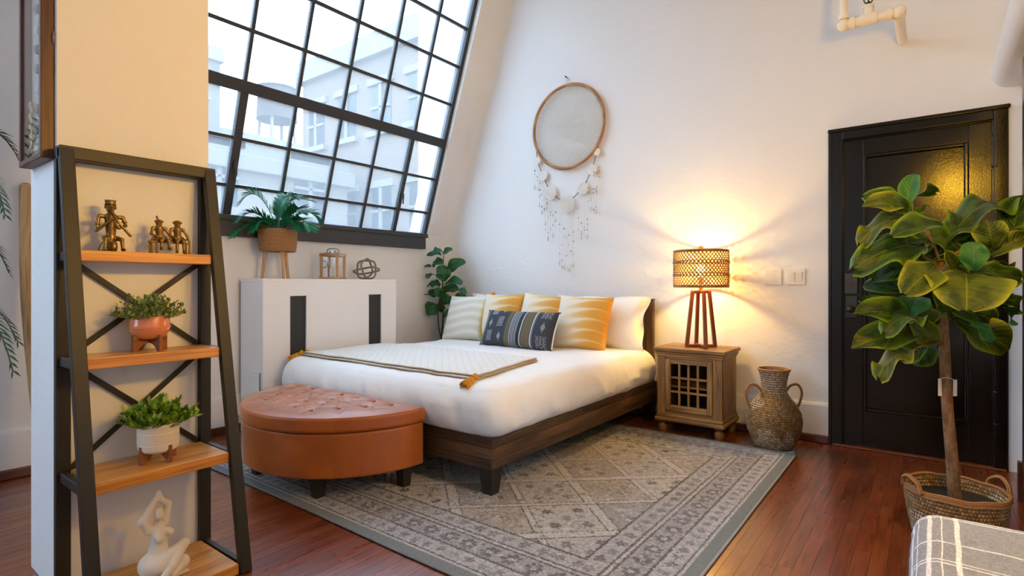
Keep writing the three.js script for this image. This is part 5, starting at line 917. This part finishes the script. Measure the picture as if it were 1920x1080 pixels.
// ---------- things on the ladder shelf ----------
{
  const T = 1.2165, m = thing('flute_player_figurine', 'dark brass figurine of a seated musician with a flat hat on the top shelf', 'figurine', [1.776, T, 3.6218], Math.PI / 2);
  m.scale.setScalar(0.95);
  const b = [[0, 0.057, 0, 0.0145, 0, 0.128, 0, 0.021], [-0.036, 0.132, 0, 0.0075, 0.036, 0.132, 0, 0.0075], [0, 0.13, 0, 0.008, 0, 0.15, 0, 0.0065], [-0.002, 0.158, 0, 0.0125, -0.002, 0.172, 0.002, 0.0135],
    [-0.039, 0.131, 0, 0.0072, -0.047, 0.076, 0.004, 0.0052], [-0.047, 0.076, 0.004, 0.0055, -0.002, 0.122, 0.028, 0.0045], [0.039, 0.131, 0, 0.0072, 0.046, 0.101, 0.006, 0.0055], [0.046, 0.101, 0.006, 0.0055, 0.018, 0.090, 0.030, 0.005], [0.016, 0.090, 0.030, 0.0075, 0.014, 0.091, 0.030, 0.0075],
    [0, 0.05, -0.002, 0.018, -0.010, 0.008, -0.014, 0.026], [-0.02, 0.05, 0.004, 0.010, -0.026, 0.045, 0.03, 0.0070], [-0.026, 0.045, 0.03, 0.0070, -0.028, 0.008, 0.032, 0.0055], [0.02, 0.05, 0.004, 0.010, 0.026, 0.045, 0.03, 0.0070], [0.026, 0.045, 0.03, 0.0070, 0.029, 0.008, 0.032, 0.0055], [-0.028, 0.006, 0.03, 0.0055, -0.030, 0.006, 0.044, 0.005], [0.029, 0.006, 0.03, 0.0055, 0.032, 0.006, 0.044, 0.005]];
  part('body', blob(b, 96, 0.105, [0, 0.095, 0.01], 0.0035), M.brass, m);
  part('hat', [lathe([[0, 0.176], [0.019, 0.176], [0.0165, 0.181], [0.0175, 0.192], [0.0195, 0.194], [0, 0.196]], 20).translate(-0.002, 0, 0.001)], M.brass, m);
  part('hair', Array.from({ length: 16 }, (_, i) => new THREE.SphereGeometry(0.0052, 8, 6).translate(-0.002 + Math.cos(Math.PI * (0.05 + i / 15 * 0.9) * -1 ) * 0.0155, 0.166 + (i % 2) * 0.006, -Math.sin(Math.PI * (0.05 + i / 15 * 0.9)) * 0.0125 + 0.004)), M.brass, m);
  part('nose', [sweep([V(-0.002, 0.172, 0.014), V(-0.002, 0.165, 0.019)], [0.002, 0.0032], 4, 6), sweep([V(-0.008, 0.158, 0.0135), V(-0.002, 0.1575, 0.016), V(0.004, 0.158, 0.0135)], 0.0018, 8, 6)], M.brass, m);
  for (const x of [-0.008, 0.004]) part('eye', [new THREE.SphereGeometry(0.0034, 10, 8).translate(x, 0.1715, 0.0125)], M.brass, m);
  part('armband', [new THREE.TorusGeometry(0.0082, 0.0022, 6, 16).rotateX(Math.PI / 2).translate(-0.0435, 0.1, 0.002)], M.brass, m); part('armband', [new THREE.TorusGeometry(0.0082, 0.0022, 6, 16).rotateX(Math.PI / 2).translate(0.0425, 0.115, 0.003)], M.brass, m);
  part('flute', [sweep([V(-0.002, 0.155, 0.018), V(0.012, 0.112, 0.034), V(0.052, 0.062, 0.036)], [0.0032, 0.004, 0.0055], 16, 8)], M.brass, m);
  part('drum', [lathe([[0, 0.0], [0.011, 0.0], [0.014, 0.015], [0.0115, 0.034], [0, 0.036]], 16).translate(0.0, 0, 0.026)], M.brass, m);
}
{
  const T = 1.2165, m = thing('seated_pair_figurine', 'brass figurine of two small people sitting on a bench', 'figurine', [1.776, T, 3.4289], Math.PI / 2);
  m.scale.setScalar(0.95);
  const man = (x, top, lean, legs) => {
    const k = [[x, 0.06, 0, 0.011, x + lean, 0.10, 0, 0.0155], [x + lean - 0.02, 0.102, 0, 0.006, x + lean + 0.02, 0.102, 0, 0.006], [x + lean, 0.10, 0, 0.006, x + lean, 0.115, 0, 0.006], [x + lean, 0.122, 0, 0.0118, x + lean, 0.126, 0.001, 0.0115],
      [x + lean - 0.022, 0.101, 0, 0.006, x - 0.034, 0.078, 0.006, 0.0046], [x - 0.034, 0.078, 0.006, 0.0046, x - 0.016, 0.062, 0.022, 0.004], [x + lean + 0.022, 0.101, 0, 0.006, x + 0.033, 0.078, 0.005, 0.0046], [x + 0.033, 0.078, 0.005, 0.0046, x + 0.036, 0.056, 0.014, 0.004], [x - 0.012, 0.058, 0, 0.015, x + 0.012, 0.058, 0, 0.015]];
    for (const [lx, fy] of legs) k.push([x + lx * 0.7, 0.056, 0.004, 0.0095, x + lx, 0.05, 0.026, 0.007], [x + lx, 0.05, 0.026, 0.007, x + lx * 1.1, fy, 0.028, 0.005], [x + lx * 1.1, fy, 0.028, 0.0052, x + lx * 1.2, fy - 0.001, 0.038, 0.0048]);
    return k;
  };
  const a = part('sitter', blob(man(-0.036, 0.13, -0.004, [[-0.004, 0.018], [0.022, 0.020]]), 72, 0.082, [-0.036, 0.075, 0.008], 0.005), M.brass, m);
  part('topknot', [sweep([V(-0.044, 0.134, 0), V(-0.047, 0.147, 0)], [0.004, 0.005], 4, 8)], M.brass, a); part('curls', Array.from({ length: 12 }, (_, i) => new THREE.SphereGeometry(0.0042, 7, 5).translate(-0.04 + Math.cos(i / 12 * 6.28) * 0.0125, 0.129, Math.sin(i / 12 * 6.28) * 0.0115)), M.brass, a);
  const b = part('sitter', blob(man(0.03, 0.13, -0.002, [[-0.012, 0.008], [0.012, 0.008]]), 72, 0.082, [0.03, 0.075, 0.008], 0.005), M.brass, m);
  part('curls', [...Array.from({ length: 14 }, (_, i) => new THREE.SphereGeometry(0.0046, 7, 5).translate(0.028 + Math.cos(i / 14 * 6.28) * 0.0135, 0.129, Math.sin(i / 14 * 6.28) * 0.012)), new THREE.SphereGeometry(0.0125, 12, 8).scale(1, 0.5, 1).translate(0.028, 0.133, -0.001)], M.brass, b);
  part('seat', [B(0.15, 0.008, 0.03, 0, 0.047, -0.004, { r: 0.003 })], M.brass, m);
  for (const [x, z, h] of [[-0.068, 0.008, 0.052], [-0.052, 0.012, 0.052], [-0.066, -0.016, 0.044], [0.052, 0.012, 0.05], [0.072, 0.008, 0.052], [0.068, -0.016, 0.044]]) part('leg', [sweep([V(x, 0.004, z), V(x, h / 2, z), V(x, h, z)], [0.0052, 0.0036, 0.0042], 6, 8), new THREE.SphereGeometry(0.006, 8, 6).scale(1, 0.7, 1).translate(x, 0.0045, z)], M.brass, m);
  part('armrest', [sweep([V(-0.07, 0.054, 0.01), V(-0.06, 0.057, 0.012), V(-0.05, 0.054, 0.01)], 0.004, 8, 6)], M.brass, m); part('armrest', [sweep([V(0.05, 0.056, 0.012), V(0.066, 0.062, 0.006), V(0.074, 0.05, 0.004)], 0.004, 8, 6)], M.brass, m);
}
function cross(w, h, m, parent) {                    // crossed wooden plant stand with four splayed feet
  for (const t of [0.25, 0.25 + Math.PI / 2]) {
    const s = new THREE.Shape(); s.moveTo(-w, 0); s.lineTo(-w + 0.014, 0); s.quadraticCurveTo(-w * 0.55, h * 0.52, 0, h * 0.5); s.quadraticCurveTo(w * 0.55, h * 0.52, w - 0.014, 0); s.lineTo(w, 0); s.lineTo(w * 1.0, h); s.lineTo(w - 0.014, h); s.lineTo(w - 0.018, h * 0.66); s.lineTo(-w + 0.018, h * 0.66); s.lineTo(-w + 0.014, h); s.lineTo(-w, h); s.closePath();
    const g = new THREE.ExtrudeGeometry(s, { depth: 0.012, bevelEnabled: true, bevelThickness: 0.001, bevelSize: 0.001, bevelSegments: 1, curveSegments: 10 }); g.translate(0, 0.001, -0.006); planar(g); g.rotateY(t); part('cross_foot', g, m, parent);
  }
}
function leafTuft(parent, mats, y0, R, n, len, wid, up, s) {
  const q = mulberry(s), lists = mats.map(() => []);
  for (let i = 0; i < n; i++) {
    const a = q() * 6.2832, e = Math.pow(q(), 0.7), d = V(Math.cos(a) * e, up * (1.15 - e * 0.9) + 0.05, Math.sin(a) * e).normalize(), L = R * (0.55 + 0.5 * q()), b0 = V(Math.cos(a) * 0.03 * e, y0, Math.sin(a) * 0.03 * e);
    lists[0].push(new THREE.TubeGeometry(new THREE.LineCurve3(b0, b0.clone().addScaledVector(d, L)), 2, 0.0009, 4, false));
    const k = 3 + Math.floor(q() * 4);
    for (let j = 0; j < k; j++) {
      const p = b0.clone().addScaledVector(d, L * (0.45 + 0.6 * j / k)), ld = V(q() - 0.5, q() * 0.7 - 0.1, q() - 0.5).normalize().multiplyScalar(0.8).add(d.clone().multiplyScalar(0.7)).normalize(), sd = ld.clone().cross(V(q() - 0.5, 1, q() - 0.5)).normalize(), l = len * (0.7 + 0.6 * q()), w = wid * (0.8 + 0.5 * q());
      const A = p.clone(), C = p.clone().addScaledVector(ld, l), Bm = p.clone().addScaledVector(ld, l * 0.5).addScaledVector(sd, w / 2), D = p.clone().addScaledVector(ld, l * 0.5).addScaledVector(sd, -w / 2), mid = p.clone().addScaledVector(ld, l * 0.5).add(V(0, -w * 0.15, 0));
      const g = new THREE.BufferGeometry(); g.setAttribute('position', new THREE.Float32BufferAttribute([A, Bm, mid, Bm, C, mid, C, D, mid, D, A, mid].flatMap((v) => v.toArray()), 3)); g.computeVertexNormals(); lists[Math.floor(q() * mats.length)].push(g);
    }
  }
  lists.forEach((l, i) => part('foliage', l, mats[i], parent));
}
{
  const p = thing('herb_in_terracotta_pot', 'small leafy plant in a glazed terracotta bowl on a wooden stand', 'plant', [1.8044, 0.8496, 3.5078]);
  p.scale.setScalar(0.95);
  cross(0.066, 0.062, M.standWood, p);
  part('pot', [lathe([[0, 0.044], [0.03, 0.045], [0.054, 0.056], [0.068, 0.078], [0.071, 0.096], [0.068, 0.118], [0.0645, 0.132], [0.0655, 0.137], [0.061, 0.137], [0.06, 0.12], [0.06, 0.11]], 44)], M.terracotta, p);
  for (const y of [0.092, 0.098]) part('groove_ring', [new THREE.TorusGeometry(0.0708, 0.0012, 6, 48).rotateX(Math.PI / 2).translate(0, y, 0)], M.terracotta, p);
  part('soil', [new THREE.CylinderGeometry(0.0605, 0.0605, 0.006, 24).translate(0, 0.124, 0)], M.soil, p);
  leafTuft(p, M.herb, 0.118, 0.11, 210, 0.018, 0.011, 0.68, 91);
}
{
  const p = thing('bush_in_white_pot', 'bright green bushy plant in a white patterned pot on a wooden stand', 'plant', [1.8576, 0.4468, 3.4983]);
  p.scale.setScalar(0.95);
  cross(0.07, 0.066, M.standWood, p);
  const t = canvasTex(1024, 256, (g, w, h) => { g.fillStyle = '#e6dccb'; g.fillRect(0, 0, w, h); g.strokeStyle = '#b08a62'; g.lineWidth = 3; for (let k = -2; k < 18; k++) for (const o of [0, 0.5]) { g.beginPath(); g.moveTo((k + o) * 64, h * 0.34); g.lineTo((k + o + 1) * 64, h * 0.70); g.moveTo((k + o) * 64, h * 0.70); g.lineTo((k + o + 1) * 64, h * 0.34); g.stroke(); } g.lineWidth = 2; for (const y of [0.12, 0.16, 0.2, 0.24, 0.28, 0.76, 0.82]) { g.beginPath(); g.moveTo(0, y * h); g.lineTo(w, y * h); g.stroke(); } });
  const g = lathe([[0, 0.036], [0.045, 0.036], [0.06, 0.042], [0.0685, 0.054], [0.0705, 0.08], [0.071, 0.146], [0.0695, 0.149], [0.066, 0.147], [0.066, 0.125]], 48), uv = g.attributes.uv, ps = g.attributes.position; for (let i = 0; i < uv.count; i++) uv.setXY(i, Math.floor(i / 9) / 48 * 2, clamp((ps.getY(i) - 0.04) / 0.11, 0, 1));
  part('pot', g, mat({ map: t, roughness: 0.7 }), p);
  part('soil', [new THREE.CylinderGeometry(0.066, 0.066, 0.006, 24).translate(0, 0.134, 0)], M.soil, p);
  leafTuft(p, M.bush, 0.120, 0.118, 240, 0.032, 0.018, 1.35, 92);
}
{
  const m = thing('seated_sculpture', 'white ceramic sculpture of a seated woman with arms raised overhead on the bottom shelf', 'sculpture', [1.907, 0.0385, 3.505], Math.PI / 2 + 0.1), u = 0.000333, X = (x) => (x - 385) * u, Y = (y) => (1100 - y) * u, c = (x0, y0, z0, r0, x1, y1, z1, r1) => [X(x0), Y(y0), z0, r0 * u, X(x1), Y(y1), z1, r1 * u];
  m.scale.setScalar(0.95);
  const b = [c(345, 575, 0, 84, 355, 700, 0, 78), c(355, 700, 0, 78, 350, 860, -0.004, 118), c(280, 935, 0.0, 138, 420, 950, -0.004, 120), c(318, 618, 0.022, 44, 325, 640, 0.026, 44), c(425, 585, 0.020, 40, 440, 600, 0.024, 42), c(345, 470, -0.004, 34, 345, 530, -0.004, 60), c(342, 345, 0.008, 44, 346, 392, 0.012, 50),
    c(255, 545, -0.008, 50, 196, 425, -0.008, 46), c(196, 425, -0.008, 44, 322, 205, -0.004, 30), c(322, 205, -0.004, 30, 342, 135, 0.0, 24), c(428, 500, -0.008, 44, 462, 305, -0.008, 38), c(462, 305, -0.008, 36, 374, 222, -0.002, 30), c(374, 222, -0.002, 30, 352, 135, 0.0, 24),
    c(300, 930, 0.03, 100, 565, 770, 0.042, 54), c(565, 770, 0.042, 56, 400, 930, 0.07, 46), c(400, 930, 0.07, 46, 240, 1062, 0.078, 32), c(240, 1062, 0.078, 30, 185, 1074, 0.084, 24), c(400, 985, 0.0, 108, 560, 990, 0.032, 76), c(560, 990, 0.032, 76, 420, 1045, 0.056, 48)];
  part('figure', blob(b, 104, 0.19, [0, 0.168, 0.02], 0.007), M.ceramicWhite, m);
  part('base', [B(0.125, 0.010, 0.08, 0.01, 0.005, 0.02, { r: 0.003 })], M.ceramicWhite, m);
}
{
  const f = thing('shadow_box_frame', 'brown wooden shadow box frame with shells hanging on the side of the pier', 'picture frame', [1.5365, 1.5389, 3.7597]);
  f.scale.setScalar(0.95);
  const y1 = 0.70, z1 = 0.042, X0 = -0.162, X1 = 0.150, bw = 0.022, wd = mat({ map: woodTex([104, 62, 42], [82, 46, 30], [112, 72, 50], { seed: 17 }), roughness: 0.45 });
  part('stile', [BB(X0, X0 + bw, 0, y1, 0, z1, { g: 'y' })], wd, f); part('stile', [BB(X1 - bw, X1, 0, y1, 0, z1, { g: 'y' })], wd, f); part('rail', [BB(X0 + bw, X1 - bw, 0, bw, 0, z1, { g: 'x' })], wd, f); part('rail', [BB(X0 + bw, X1 - bw, y1 - bw, y1, 0, z1, { g: 'x' })], wd, f);
  part('backing', [BB(X0 + bw, X1 - bw, bw, y1 - bw, 0.002, 0.006)], mat({ color: lin(0.62, 0.60, 0.55), roughness: 0.9 }), f);
  const sh = mat({ color: lin(0.16, 0.17, 0.17), roughness: 0.5 }), gold = mat({ color: lin(0.55, 0.40, 0.16), roughness: 0.4, metalness: 0.6 });
  for (let i = 0; i < 16; i++) part('shell', [new THREE.SphereGeometry(0.022, 12, 8).scale(1, 0.85, 0.45).translate(-0.03 + (i % 2) * 0.075 + rr(-0.01, 0.01), 0.06 + Math.floor(i / 2) * 0.078 + (i % 2) * 0.03, 0.012)], i % 3 ? sh : M.plate, f);
  part('gold_sprig', [sweep([V(-0.10, 0.06, 0.014), V(-0.09, 0.16, 0.018), V(-0.11, 0.26, 0.014)], 0.004, 14, 6), ...Array.from({ length: 9 }, (_, i) => new THREE.SphereGeometry(0.011, 8, 6).scale(1, 1.6, 0.5).rotateZ(i % 2 ? 0.8 : -0.8).translate(-0.10 + (i % 2 ? 0.016 : -0.012), 0.07 + i * 0.022, 0.017))], gold, f);
  part('glass', [BB(X0 + bw, X1 - bw, bw, y1 - bw, z1 - 0.009, z1 - 0.007, { r: 0 })], mat({ color: lin(1, 1, 1), transmission: 1, thickness: 0, roughness: 0.02 }), f);
  part('hanging_wire', [sweep([V(X1 + 0.002, 0.42, 0.004), V(X1 + 0.014, 0.45, 0.006), V(X1 + 0.004, 0.47, 0.004)], 0.0022, 8, 5)], M.silver, f);
}
// ---------- fiddle leaf tree in a basket ----------
{
  const o = [4.216, 0, 1.29], t = thing('fiddle_leaf_tree', 'large fiddle leaf fig tree with slender trunk in a woven basket before the black door', 'plant', o), P = (x, y, z) => V(x - o[0], y - o[1], z - o[2]);
  part('basket', [lathe([[0, 0.004], [0.14, 0], [0.15, 0.008], [0.168, 0.09], [0.178, 0.16], [0.182, 0.212], [0.176, 0.218], [0.168, 0.21], [0.164, 0.15]], 44)], M.seagrass, t);
  part('soil', [new THREE.CylinderGeometry(0.165, 0.165, 0.01, 28).translate(0, 0.165, 0)], M.soil, t);
  for (const y of [0.208, 0.222]) part('rope_rim', [sweep(Array.from({ length: 24 }, (_, i) => V(Math.cos(i / 24 * 6.2832) * 0.179, y + 0.003 * Math.sin(i * 2.1), Math.sin(i / 24 * 6.2832) * 0.179)), 0.0085, 80, 7, { closed: true })], M.rope, t);
  for (const a of [2.55, -0.6]) { const c = V(Math.cos(a), 0, Math.sin(a)), s = V(-Math.sin(a), 0, Math.cos(a)); part('basket_handle', [sweep([-1, -0.8, 0, 0.8, 1].map((k) => c.clone().multiplyScalar(0.178 + 0.012 * (1 - k * k)).addScaledVector(s, k * 0.06).add(V(0, 0.215 + 0.055 * (1 - k * k * k * k), 0))), 0.0085, 24, 8)], M.rope, t); }
  const trunk = part('trunk', [sweep([P(4.216, 0.16, 1.288), P(4.206, 0.35, 1.297), P(4.190, 0.577, 1.307), P(4.179, 0.852, 1.316), P(4.172, 1.036, 1.321), P(4.168, 1.19, 1.324)], [0.025, 0.023, 0.021, 0.021, 0.019, 0.012], 40, 14)], M.bark, t);
  const br = [[[4.168, 1.17, 1.324], [4.134, 1.288, 1.351], [4.055, 1.403, 1.410]], [[4.168, 1.15, 1.324], [4.234, 1.242, 1.274], [4.33, 1.245, 1.22]], [[4.172, 1.06, 1.321], [4.205, 1.12, 1.35], [4.245, 1.145, 1.43]], [[4.17, 1.1, 1.32], [4.14, 1.19, 1.36], [4.11, 1.215, 1.375]], [[4.176, 0.90, 1.321], [4.14, 0.92, 1.35], [4.07, 0.93, 1.40]], [[4.178, 0.85, 1.318], [4.14, 0.84, 1.35], [4.085, 0.83, 1.42]], [[4.176, 0.92, 1.32], [4.21, 0.96, 1.29], [4.26, 0.96, 1.29]], [[4.234, 1.242, 1.274], [4.31, 1.28, 1.18], [4.40, 1.31, 1.14]], [[4.245, 1.145, 1.40], [4.32, 1.08, 1.22], [4.38, 1.03, 1.09]]];
  for (const b of br) part('branch', [sweep(b.map((q) => P(...q)), [0.009, 0.006, 0.003], 14, 8)], M.bark, t);
  const fill = mulberry(404); for (let k = 0; k < 18; k++) { const b = br[[0, 1, 2, 3, 4, 5, 6, 7, 8][k % 9]], e = b[k % 2 ? 2 : 1], a = fill() * 6.2832, L = 0.16 + 0.10 * fill(), up = fill() * 0.9 - 0.3, x = Math.min(e[0] + Math.cos(a) * L, 4.46); TREE_LEAVES.push([e[0], e[1], e[2], x, e[1] + up * L, e[2] - 0.06 + Math.sin(a) * L * 0.9, 0.05 + 0.06 * fill()]); }
  TREE_LEAVES[20][6] = 0.27;
  TREE_LEAVES.forEach((l, i) => leafAt(t, o, l, M.treeLeaf[i === 0 || i === 17 || i === 23 || i === 27 || i === 25 ? 2 : i % 3 === 1 || i === 20 || i === 10 ? 1 : 0], 0.48, i, [4.13, 1.1, 4.32]));
  const tag = part('price_tag', [B(0.024, 0.075, 0.0015, 0, 0, 0, { r: 0 }).rotateY(0.75).translate(-0.048, 0.655, 0.036), B(0.018, 0.07, 0.0015, 0, 0, 0, { r: 0 }).rotateY(0.75).translate(0.0, 0.655, 0.02)], M.plate, t, 'small white paper tag'); part('string', [sweep([V(-0.05, 0.69, 0.036), V(-0.03, 0.70, 0.05), V(0.0, 0.69, 0.03)], 0.0012, 8, 4)], M.plate, tag);
}
// ---------- bench with plaid throw, near right corner ----------
{
  const o = [4.46, 0, 2.98], b = thing('upholstered_bench', 'low upholstered bench at the right foreground corner', 'bench', o);
  part('cushion', softBox(0.70, 0.36, 1.0, 0.05, 20, 8, 24).translate(0, 0.30, 0), mat({ color: lin(0.30, 0.31, 0.33), roughness: 0.9 }), b);
  for (const [x, z] of [[-0.27, -0.42], [0.27, -0.42], [-0.27, 0.42], [0.27, 0.42]]) part('leg', [new THREE.CylinderGeometry(0.026, 0.018, 0.13, 14).translate(x, 0.065, z)], M.blackWood, b);
  const t = canvasTex(1024, 1024, (g, w, h) => {     // one metre of grey linen with white window-pane lines
    g.fillStyle = '#8b8f97'; g.fillRect(0, 0, w, h);
    const q = mulberry(9), ln = (x, lw, v) => { g.fillStyle = `rgba(232,234,238,${v})`; g.fillRect(x * w, 0, lw * w, h); }, hl = (y, lw, v) => { g.fillStyle = `rgba(232,234,238,${v})`; g.fillRect(0, y * h, w, lw * h); };
    for (const s of [0, 0.42]) { for (const [x, l, v] of [[0.04, 0.011, 0.95], [0.068, 0.003, 0.9], [0.094, 0.010, 0.85], [0.122, 0.003, 0.9], [0.148, 0.010, 0.95]]) ln((x + s) % 1, l, v); }
    for (const s of [0, 0.28, 0.56, 0.84]) { hl((0.01 + s) % 1, 0.006, 0.85); hl((0.026 + s) % 1, 0.005, 0.85); hl((0.13 + s) % 1, 0.007, 0.8); }
    const im = g.getImageData(0, 0, w, h), d = im.data; for (let y = 0; y < h; y++) for (let x = 0; x < w; x++) { const k = 0.92 + 0.16 * (vnoise(x / 9, y / 2, 512, 512, 4) + vnoise(x / 2, y / 9, 512, 512, 5) - 1) + 0.08 * (hash(x, y, 6) - 0.5), i = (y * w + x) * 4; for (let c = 0; c < 3; c++) d[i + c] = clamp(d[i + c] * (k + 0.08), 0, 255); }
    g.putImageData(im, 0, 0);
  });
  const m = mat({ map: t, roughness: 0.95, bumpMap: rep(weaveBump, 4, 4), bumpScale: 0.001, sheen: 0.2, sheenColor: lin(0.8, 0.8, 0.85) });
  const th = thing('plaid_throw', 'grey linen throw with white plaid lines draped over the bench', 'blanket', [4.46, 0.482, 2.98]);
  const W = 0.725, D = 1.03, R = 0.055;
  const wrap = (s, half) => { const a = half - R, arc = R * Math.PI / 2, q = Math.abs(s), g = Math.sign(s); if (q <= a) return [s, 0, 0]; if (q <= a + arc) { const t_ = (q - a) / R; return [g * (a + R * Math.sin(t_)), -R + R * Math.cos(t_), 0]; } return [g * half, -R - (q - a - arc), 1]; };
  const g = grid(70, 90, (u, v) => {
    const su = (u - 0.5) * (W + 0.5), sv = (v - 0.5) * (D + 0.55), [x, yx] = wrap(su, W / 2), [z, yz] = wrap(sv, D / 2), y = Math.max(Math.min(yx, 0) + Math.min(yz, 0), -0.33);
    return V(x + 0.006 * (n2(sv * 6, su * 4, 3) - 0.5) * 2 - (yx < -0.06 ? -Math.sign(su) * 0.004 : 0), y + 0.016 + 0.012 * (n2(su * 5, sv * 5, 4) - 0.5), z + 0.006 * (n2(su * 6, sv * 5, 7) - 0.5) * 2);
  }, { flip: true, uv: (u, v) => [(u - 0.5) * (W + 0.5) + 0.43, (v - 0.5) * (D + 0.55) + 0.60] });
  part('cloth', g, m, th);
}
scene.traverse((o) => { if (o.isMesh) { o.castShadow = true; o.receiveShadow = true; } });
renderer.render(scene, camera);
